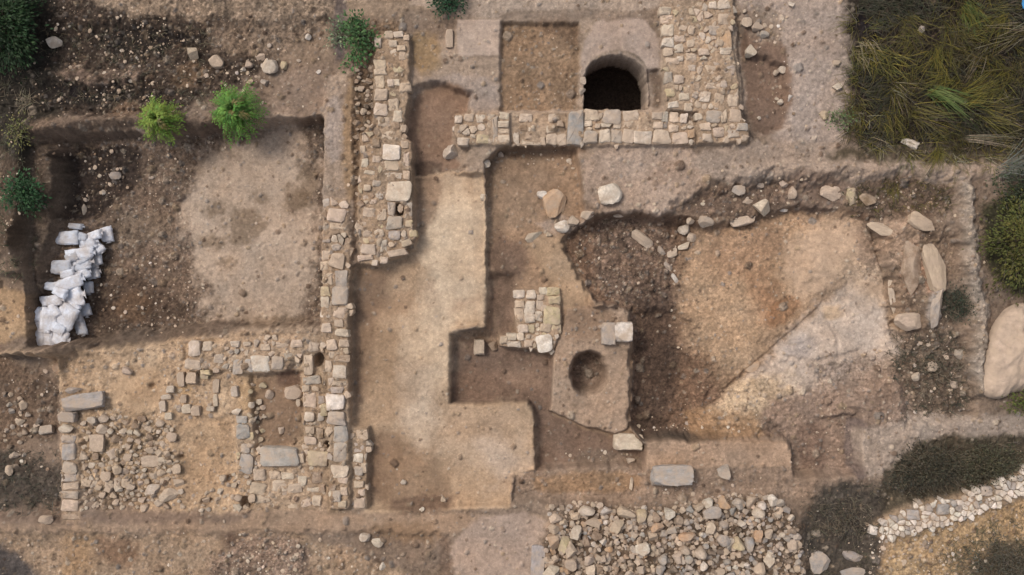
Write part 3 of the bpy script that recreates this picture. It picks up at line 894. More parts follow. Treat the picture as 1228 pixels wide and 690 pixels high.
def cells(poly, spacing, rng, ghosts, jitter=0.42, gap=0.012, aspect=1.0):
    """packed rubble: Voronoi cells of jittered seeds inside a polygon"""
    x0, y0 = poly.min(0) - spacing * 2
    x1, y1 = poly.max(0) + spacing * 2
    seeds = []
    gh = np.array(ghosts) if len(ghosts) else np.zeros((0, 2))
    yv = y0
    row = 0
    while yv < y1:
        xv = x0 + (row % 2) * spacing * 0.5
        while xv < x1:
            p = (xv + rng.uniform(-jitter, jitter) * spacing, yv + rng.uniform(-jitter, jitter) * spacing)
            if len(gh) == 0 or ((gh - p) ** 2).sum(1).min() > (spacing * 0.48) ** 2:
                if rng.random() > 0.2:
                    seeds.append(p)
            xv += spacing
        yv += spacing * 0.88
        row += 1
    S = np.array(seeds)
    A = np.concatenate([S, gh]) if len(gh) else S
    sd = sdf(S[:, 0], S[:, 1], poly)
    out = []
    for i in np.where(sd < -spacing * 0.12)[0]:
        s = S[i]
        dist = ((A - s) ** 2).sum(1)
        near = np.argsort(dist)[1:15]
        w = spacing * 1.3
        c = [(s[0] - w, s[1] - w), (s[0] + w, s[1] - w), (s[0] + w, s[1] + w), (s[0] - w, s[1] + w)]
        for j in near:
            dv = A[j] - s
            L = math.hypot(*dv)
            if L < 1e-6:
                continue
            nx, ny = dv / L
            c = clip_half(c, nx, ny, s[0] * nx + s[1] * ny + L / 2 - gap * rng.uniform(0.4, 1.6))
            if len(c) < 3:
                break
        if len(c) < 3:
            continue
        c = np.array(c)
        ar = 0.5 * abs(np.sum(c[:, 0] * np.roll(c[:, 1], -1) - np.roll(c[:, 0], -1) * c[:, 1]))
        if ar < (spacing * 0.28) ** 2:
            continue
        q = np.roll(c, -1, axis=0)
        f1, f2 = rng.uniform(0.10, 0.2), rng.uniform(0.1, 0.2)
        c = np.stack([c * (1 - f1) + q * f1, c * 0.5 + q * 0.5 + np.array([[rng.uniform(-1, 1), rng.uniform(-1, 1)] for _ in c]) * spacing * 0.03, c * f2 + q * (1 - f2)], axis=1).reshape(-1, 2)
        out.append(c)
    return out


def build_wall(name, key, label, cat, stones, spacing, palette, seed, fill=True, top_jit=0.04, part_fill='rubble_core', depth=0.3, group=None, gap=0.012, fill_sink=0.015):
    """a wall: traced blocks are parts, the small packed stones between them are its core"""
    rng = random.Random(seed)
    pts, top = WALLS[key]
    poly = poly_w(pts, top)
    c = poly.mean(0)
    root = empty(name, (c[0], c[1], top - depth))
    off = (c[0], c[1], top - depth)
    tag(root, label, cat, group, 'thing')
    ghosts = []
    for s in stones:
        cx, cy, w, h, code = s[:5]
        rot = s[5] if len(s) > 5 else rng.uniform(-4, 4)
        zt = top + rng.uniform(-0.01, top_jit) + (0.03 if min(w, h) > 14 else 0)
        ol = block_outline(cx, cy, w * 1.1, h * 1.1, rot, rng, zt, rng.uniform(0.45, 0.95))
        V, F = stone_geo(ol, top - depth, zt, rng, off)
        o = mesh_obj("stone_block", V, F, M_stone, root, sharp=38)
        o.color = tint(code, rng, 0.08)
        o2 = ol.mean(0)
        k = (HC - zt) / HC / SC
        th = -R(rot)
        nx = max(1, int(w * k / spacing + 0.5))
        ny = max(1, int(h * k / spacing + 0.5))
        for i in range(nx + 1):
            for j in range(ny + 1):
                a = (i / nx - 0.5) * w * k * 0.72
                b = (j / ny - 0.5) * h * k * 0.72
                ghosts.append((o2[0] + a * math.cos(th) - b * math.sin(th), o2[1] + a * math.sin(th) + b * math.cos(th)))
    if fill:
        cl = cells(poly, spacing, rng, ghosts, gap=gap * 0.5)
        cl.sort(key=lambda c_: -abs(np.sum(c_[:, 0] * np.roll(c_[:, 1], -1) - np.roll(c_[:, 0], -1) * c_[:, 1])))
        V, F, T = [], [], []
        for n_, ol in enumerate(cl):
            zt = top - fill_sink + rng.uniform(-0.035, 0.045)
            v, f = stone_geo(ol, top - depth, zt, rng, off)
            code = rng.choice(palette)
            if n_ + len(stones) < 100:                   # the largest are parts of their own
                o = mesh_obj("stone_block", v, f, M_stone, root, sharp=38)
                o.color = tint(code, rng, 0.13)
                continue
            n = len(V)
            V += v
            F += [tuple(i + n for i in q) for q in f]
            T += [tint(code, rng, 0.14)] * len(v)
        if V:
            mesh_obj(part_fill, V, F, M_mason, root, tints=T, sharp=38)["kind"] = "stuff"
    return root


# ------------------------------------------------------------------ walls
NW = [(456, 76, 15, 12, 't'), (456, 86, 14, 9, 't'), (455, 98, 13, 16, 't'), (457, 113, 16, 14, 't'), (457, 131, 16, 15, 'c'), (460, 145, 15, 11, 't'),
      (472, 126, 13, 14, 't'), (477, 139, 11, 13, 'c'), (486, 105, 14, 11, 't'), (475, 99, 8, 8, 'c'), (468, 100, 8, 10, 'p'), (471, 64, 9, 11, 'c'),
      (471, 52, 10, 9, 'c'), (483, 67, 8, 12, 't'), (453, 51, 9, 13, 'c'), (466, 42, 10, 9, 'p'), (477, 41, 11, 7, 'c'), (487, 45, 8, 7, 'p'), (457, 65, 13, 8, 'b'),
      (481, 58, 12, 7, 't'), (470, 182, 21, 17, 'w', 2), (470, 198, 17, 13, 't'), (471, 211, 21, 7, 'c'), (485, 173, 9, 9, 't'), (487, 191, 9, 18, 'p'), (487, 210, 8, 12, 't'),
      (478, 230, 29, 24, 'c', 0), (469, 251, 9, 15, 'g', 0), (490, 251, 8, 16, 'g', 0), (451, 171, 10, 13, 'b'), (437, 195, 8, 10, 'c'), (443, 207, 14, 5, 'c', 6), (455, 235, 9, 8, 'g'),
      (451, 220, 10, 7, 'g'), (447, 242, 8, 5, 'p'), (435, 179, 7, 9, 't'), (451, 191, 9, 8, 'p'), (474, 150, 9, 9, 'b'), (464, 162, 15, 11, 't'),
      (472, 267, 18, 15, 'g', 0), (472, 282, 15, 12, 'G'), (460, 296, 8, 15, 'g', 0), (442, 299, 18, 12, 'p', 4), (438, 309, 18, 8, 'p'), (449, 315, 7, 7, 'c'), (476, 303, 22, 8, 't', -8),
      (460, 312, 10, 8, 'p'), (490, 268, 9, 8, 'y'), (495, 280, 10, 9, 'y'), (488, 291, 12, 9, 't', -20), (440, 225, 8, 8, 't'), (442, 255, 14, 12, 't'), (458, 258, 12, 14, 't')]
build_wall("stone_wall", 'nw', "long rough wall of tan blocks running down from the mid green bush", "wall", NW, 0.19, 'ttpbbcy', 1)
LONG = [(403, 258, 22, 15, 'p'), (405, 271, 18, 9, 't'), (391, 306, 10, 11, 'p'), (403, 313, 17, 17, 'p', 10), (389, 319, 9, 11, 't'), (409, 334, 15, 20, 'g'), (393, 334, 12, 16, 't'),
        (407, 355, 18, 21, 'g', 0), (390, 350, 11, 12, 'y'), (389, 363, 11, 13, 'c'), (390, 376, 12, 10, 'c'), (407, 375, 16, 13, 'p'), (391, 393, 12, 12, 'p'), (406, 388, 12, 9, 'p'),
        (410, 399, 16, 9, 'c', 12), (412, 412, 12, 9, 't'), (412, 421, 12, 8, 't'), (409, 430, 19, 9, 'b', 0), (397, 413, 14, 12, 'p'), (407, 446, 17, 15, 'c', 0), (407, 460, 19, 7, 't', 0),
        (404, 468, 15, 8, 'g'), (402, 483, 21, 18, 'w', 1), (403, 502, 21, 16, 'g', 2), (408, 521, 17, 19, 'G', 0), (408, 542, 17, 22, 'g', 0), (407, 565, 20, 16, 'c', 4), (410, 577, 13, 8, 'p'),
        (404, 596, 11, 14, 'g'), (397, 458, 7, 10, 'p'), (393, 440, 8, 14, 'p'), (388, 492, 8, 14, 'y'), (398, 585, 9, 8, 'b'), (412, 590, 8, 10, 't'), (410, 605, 10, 8, 't')]
build_wall("stone_wall", 'long', "long straight wall of squared blocks between the sandbag pit and the pale earth room", "wall", LONG, 0.17, 'ttpcgb', 2)
MID = [(604, 139, 13, 9, 'c', 0), (604, 149, 14, 8, 'c', 0), (604, 157, 14, 6, 'p', 0), (604, 166, 14, 9, 'c', 0), (555, 169, 15, 9, 'c'), (579, 166, 17, 11, 'y'), (594, 155, 6, 30, 'g', 0), (550, 143, 10, 9, 'c'), (563, 141, 12, 9, 'p'), (577, 142, 12, 10, 'c')]
build_wall("stone_wall", 'mid', "short pale wall end of tightly packed small stones beside the brown hollow", "wall", MID, 0.16, 'ccptp', 3, gap=0.008)
MID2 = [(619, 166, 8, 16, 'c', 0), (630, 141, 16, 9, 'p', 3), (662, 141, 9, 10, 'p'), (660, 155, 9, 9, 'c'), (636, 155, 5, 5, 'c'), (640, 164, 22, 9, 'b'), (638, 172, 22, 4, 'p'), (661, 167, 14, 13, 'p', 0), (674, 167, 11, 13, 'p', 0), (651, 169, 6, 10, 't'), (628, 153, 10, 8, 'b'), (672, 148, 8, 8, 'b')]
build_wall("stone_wall", 'mid2', "low gappy stretch of brown rubble wall between two pale wall sections", "wall", MID2, 0.2, 'bbtd', 4, gap=0.035, fill_sink=0.05)
MAIN = [(690, 153, 17, 37, 'G', 0), (709, 138, 18, 13, 'p'), (734, 139, 21, 18, 'g'), (757, 139, 20, 13, 'p'), (774, 141, 9, 15, 'p'), (788, 139, 13, 10, 'p'), (797, 140, 8, 12, 'g'),
        (809, 141, 12, 13, 'p'), (820, 142, 9, 12, 'c'), (705, 148, 11, 7, 'c'), (727, 150, 12, 5, 'c'), (753, 149, 12, 7, 'p'), (789, 150, 12, 9, 'p'), (808, 154, 11, 8, 'p'), (708, 164, 17, 15, 'g'),
        (725, 163, 13, 17, 'c', 0), (740, 163, 14, 16, 'g'), (754, 163, 14, 15, 'p', 10), (772, 165, 22, 15, 'c', 3), (794, 164, 20, 17, 'p', 0), (816, 165, 19, 14, 'p', -3), (829, 160, 8, 10, 'o'), (740, 151, 9, 6, 'c'), (717, 151, 7, 6, 'p'), (767, 152, 8, 8, 'p'), (778, 153, 9, 7, 'c')]
build_wall("stone_wall", 'main', "neat pale wall of squared blocks along the lower lip of the black silo", "wall", MAIN, 0.13, 'pgcp', 5, gap=0.008)
EAST = [(798, 13, 14, 10, 'c'), (799, 23, 14, 11, 'p'), (801, 36, 15, 14, 'c', 2), (802, 50, 14, 12, 'c'), (802, 62, 13, 10, 'p'), (806, 73, 18, 8, 'p'), (802, 93, 10, 13, 'g'), (804, 111, 11, 10, 'y'),
        (808, 126, 13, 8, 'c'), (820, 116, 13, 8, 'c'), (868, 5, 14, 11, 'c'), (855, 6, 10, 8, 'c'), (868, 22, 13, 14, 'p'), (870, 49, 14, 22, 'o', 0), (870, 61, 14, 8, 'c'), (871, 70, 16, 8, 't'),
        (874, 84, 14, 12, 'g'), (853, 84, 16, 12, 't', 12), (879, 117, 13, 19, 't', 0), (856, 103, 20, 9, 'p', 0), (845, 116, 13, 12, 'c', 15), (814, 58, 12, 10, 'c'), (829, 36, 9, 10, 'p'), (856, 36, 12, 11, 'g'),
        (882, 138, 14, 15, 'p'), (856, 140, 18, 14, 'g'), (868, 139, 8, 16, 'p'), (815, 46, 13, 8, 'p'), (828, 52, 10, 9, 'p'), (818, 33, 12, 9, 't'), (845, 62, 12, 8, 'p'), (830, 68, 13, 7, 'p'), (816, 70, 8, 6, 'c'),
        (815, 95, 12, 10, 'p'), (830, 82, 10, 8, 'g'), (862, 118, 12, 13, 't'), (890, 152, 13, 9, 'G'), (880, 160, 14, 10, 'g'), (862, 158, 13, 11, 'p'), (846, 152, 14, 10, 'p'), (848, 165, 12, 9, 'g'), (874, 10 - 28, 14, 12, 'c'), (826, 128, 10, 9, 'c'), (838, 140, 9, 9, 'c'), (835, 104, 9, 9, 'b'), (868, 101, 9, 8, 'g')]
build_wall("stone_wall", 'east', "broad pale wall of mixed rubble right of the black silo, beside the brown hollow", "wall", EAST, 0.16, 'pcptgy', 6, gap=0.01)
PIER = [(622, 353, 15, 11, 'c', 0), (637, 353, 12, 12, 'c'), (651, 349, 11, 10, 'c'), (663, 350, 15, 10, 'y', 0), (636, 369, 13, 14, 'c'), (647, 366, 10, 10, 'c'), (635, 382, 14, 11, 'c'), (646, 379, 9, 13, 'c'),
        (623, 377, 12, 14, 't'), (665, 360, 16, 10, 'y'), (662, 378, 20, 22, 'y', 0), (627, 394, 14, 10, 'c'), (637, 394, 8, 10, 'y'), (654, 393, 13, 12, 't'), (667, 394, 12, 13, 'y'), (653, 413, 19, 21, 'w', -5),
        (614, 404, 12, 8, 'c'), (624, 404, 8, 9, 'c'), (604, 408, 9, 9, 't'), (616, 413, 17, 7, 'c'), (634, 412, 10, 8, 't'), (623, 365, 12, 9, 't'), (648, 357, 8, 7, 't'), (652, 370, 6, 8, 't')]
build_wall("stone_pier", 'pier', "square pale masonry pier standing in the dark trench with a smooth slab at its foot", "pier", PIER, 0.12, 'cyct', 7, gap=0.008, depth=0.55)
BN = [(313, 436, 22, 20, 'w', 0), (298, 439, 10, 17, 'G', 0), (332, 436, 15, 16, 'g'), (370, 438, 11, 23, 't', 0), (338, 414, 16, 7, 'p'), (284, 440, 13, 17, 'G', 0), (233, 418, 15, 18, 'c', 0), (248, 415, 12, 11, 'c'),
      (231, 437, 22, 12, 'p'), (246, 447, 12, 6, 'y'), (282, 413, 11, 7, 'c'), (296, 413, 9, 5, 'c'), (355, 412, 14, 9, 'p'), (376, 416, 12, 11, 'p'), (262, 430, 13, 11, 'g'), (318, 417, 11, 8, 't'), (346, 428, 11, 9, 'g')]
build_wall("stone_wall", 'bnorth', "ruined cross wall with two cream blocks, joining the long straight wall below the sandbag pit", "wall", BN, 0.15, 'pgptg', 8, gap=0.02)
BI = [(375, 456, 21, 10, 'g', -6), (371, 481, 13, 17, 't', 0), (371, 500, 13, 12, 'c', 0), (372, 516, 11, 9, 't'), (372, 529, 14, 9, 'p'), (380, 550, 25, 17, 'y', 0), (333, 548, 46, 21, 'G', 1), (360, 550, 9, 12, 't'), (384, 520, 9, 12, 'b'), (384, 500, 8, 10, 'g'), (385, 480, 8, 10, 'g'), (366, 466, 9, 8, 'p')]
build_wall("stone_wall", 'binner', "thin inner wall ending in a long blue-grey slab beside a yellowish block", "wall", BI, 0.15, 'tbpg', 9, gap=0.02)
BW = [(81, 527, 18, 9, 'G'), (81, 543, 15, 20, 'G', 0), (82, 562, 18, 15, 'g', 0), (83, 573, 20, 9, 'g', 0), (84, 583, 20, 9, 'p', 0), (84, 594, 21, 10, 'g', 0), (84, 607, 21, 13, 'p', 0), (85, 620, 22, 7, 'b', 0)]
build_wall("stone_wall", 'bwest', "narrow upright row of grey blocks at the west edge of the ruined building", "wall", BW, 0.13, 'gG', 10, fill=False)
BCR = [(103, 580, 12, 9, 't'), (117, 579, 15, 9, 'p'), (130, 580, 10, 9, 't'), (140, 579, 9, 11, 'c'), (152, 580, 11, 11, 't')]
build_wall("stone_wall", 'bcross', "short low row of five tan stones branching off the grey block row", "wall", BCR, 0.13, 'gG', 11, fill=False)
BG = [(291, 518, 16, 17, 'G', 0), (289, 503, 13, 10, 'G'), (295, 557, 17, 22, 'G', 3), (294, 538, 12, 12, 'g'), (300, 523, 7, 10, 'y')]
build_wall("stone_wall", 'bgrey', "broken upright line of blue-grey stones beside the bare tan floor", "wall", BG, 0.12, 'gGyt', 12, gap=0.02)
PV = [(329, 570, 15, 10, 't'), (344, 571, 15, 10, 'c'), (360, 567, 14, 12, 't'), (335, 583, 18, 14, 't'), (363, 577, 11, 13, 'c'), (354, 586, 18, 11, 't'), (308, 587, 20, 14, 't', 8), (342, 596, 20, 12, 't'), (366, 601, 14, 14, 'p', 0),
      (380, 601, 11, 13, 't', 0), (315, 599, 18, 10, 't'), (376, 588, 16, 6, 'c'), (311, 570, 14, 14, 't'), (323, 605, 10, 8, 'p'), (380, 573, 12, 14, 'b'), (350, 606, 12, 8, 't'), (386, 586, 8, 10, 'b')]
build_wall("stone_paving", 'pave', "patch of tan paving stones in the lower right corner of the ruined building", "paving", PV, 0.17, 'ttcb', 13, gap=0.02, fill_sink=0.04)
ST = [(434, 521, 14, 12, 't', 0), (431, 536, 13, 13, 'g', 0), (429, 550, 12, 11, 'w', 0), (430, 565, 11, 12, 'g'), (430, 581, 13, 8, 't'), (431, 603, 14, 16, 't', 0), (433, 591, 9, 7, 'p'), (436, 562, 7, 12, 't')]
build_wall("stone_buttress", 'stub', "short stone buttress with one white block, against the long wall's lower end", "wall", ST, 0.13, 'tgp', 14, gap=0.015)
TW = [(1049, 637, 10, 10, 'w'), (1063, 634, 9, 8, 'g'), (1080, 622, 13, 10, 'G'), (1096, 618, 14, 11, 'G'), (1108, 632, 12, 10, 'p'), (1116, 612, 15, 11, 'g'), (1133, 612, 15, 12, 'G'), (1150, 605, 16, 12, 'g'), (1168, 598, 15, 13, 'p'), (1184, 590, 14, 12, 'g'), (1200, 583, 15, 12, 'G'), (1216, 577, 16, 13, 'g'), (1140, 622, 13, 9, 'c'), (1176, 610, 14, 9, 'g'), (1205, 598, 14, 9, 'p')]
build_wall("terrace_wall", 'terr', "slanting whitish rubble terrace wall in the lower right, below the dark scrub", "wall", TW[:1] + TW[3:4] + TW[6:7] + TW[9:10], 0.13, 'gwwwwwG', 15, gap=0.008, fill_sink=-0.02, top_jit=0.08)

# ------------------------------------------------------------------ rocks
ROCKS = []


def rock_geo(seed, sub=2, squash=0.6, cuts=9, boxy=0.0, cmin=0.5):
    rng = random.Random(seed)
    bm = bmesh.new()
    bmesh.ops.create_icosphere(bm, subdivisions=sub, radius=1.0)
    planes = []
    for k in range(cuts):
        v = Vector((rng.gauss(0, 1), rng.gauss(0, 1), rng.gauss(0, 0.8))).normalized()
        planes.append((v, rng.uniform(cmin, max(cmin + 0.2, 0.82) if cmin > 0.6 else 0.82)))
    planes.append((Vector((rng.uniform(-0.15, 0.15), rng.uniform(-0.15, 0.15), 1)).normalized(), rng.uniform(0.6, 0.8)))
    for v in bm.verts:
        p = v.co.copy()
        if boxy:
            m = max(abs(p.x), abs(p.y), abs(p.z))
            p = p.lerp(p / m * 0.95, boxy)
        for n, dd in planes:
            e = p.dot(n) - dd
            if e > 0:
                p -= n * e
        p *= 1 + 0.05 * mnoise.noise(p * 1.7 + Vector((seed * 3.1, 0, 0))) + 0.05 * mnoise.noise(p * 5 + Vector((0, seed * 1.7, 0)))
        v.co = Vector((p.x, p.y, p.z * squash))
    xs_ = [v.co.x for v in bm.verts]
    ys_ = [v.co.y for v in bm.verts]
    for v in bm.verts:                                     # fit to a unit footprint
        v.co.x = (v.co.x - min(xs_)) / (max(xs_) - min(xs_)) - 0.5
        v.co.y = (v.co.y - min(ys_)) / (max(ys_) - min(ys_)) - 0.5
    bm.verts.ensure_lookup_table()
    V = [v.co.copy() for v in bm.verts]
    F = [[v.index for v in f.verts] for f in bm.faces]
    bm.free()
    return V, F


def rock_mesh(name, seed, **kw):
    V, F = rock_geo(seed, **kw)
    m = bpy.data.meshes.new(name)
    m.from_pydata(V, [], F)
    m.polygons.foreach_set("use_smooth", np.ones(len(F), dtype=bool))
    m.set_sharp_from_angle(angle=R(18))
    m.materials.append(M_stone)
    return m


ROCKS = [rock_mesh("rock", 100 + i, sub=3, squash=0.6 + 0.02 * i, cuts=7 + i % 5, boxy=0.45 if i % 2 == 0 else 0.0, cmin=0.36) for i in range(24)]
rk = random.Random(77)


def put_rock(name, px, py, w, h, code, rot=None, label=None, group=None, tall=0.6, sink=0.3, mesh=None, z=None, cat="stone", var=0.07):
    x, y, zg = G(px, py)
    if z is not None:
        zg = z
        x, y = P(px, py, z)
    o = bpy.data.objects.new(name, mesh or rk.choice(ROCKS))
    k = (HC - zg) / HC / SC
    a, b = w * k, h * k
    hh = min(a, b) * tall
    o.scale = (a, b, hh)
    o.location = (x, y, zg + hh * (0.45 - sink))
    r = rot if rot is not None else rk.uniform(-14, 14)
    o.rotation_euler = (R(rk.uniform(-6, 6)), R(rk.uniform(-6, 6)), R(-r))
    o.color = tint(code, rk, var)
    COL.objects.link(o)
    tag(o, label, cat, group)
    return o


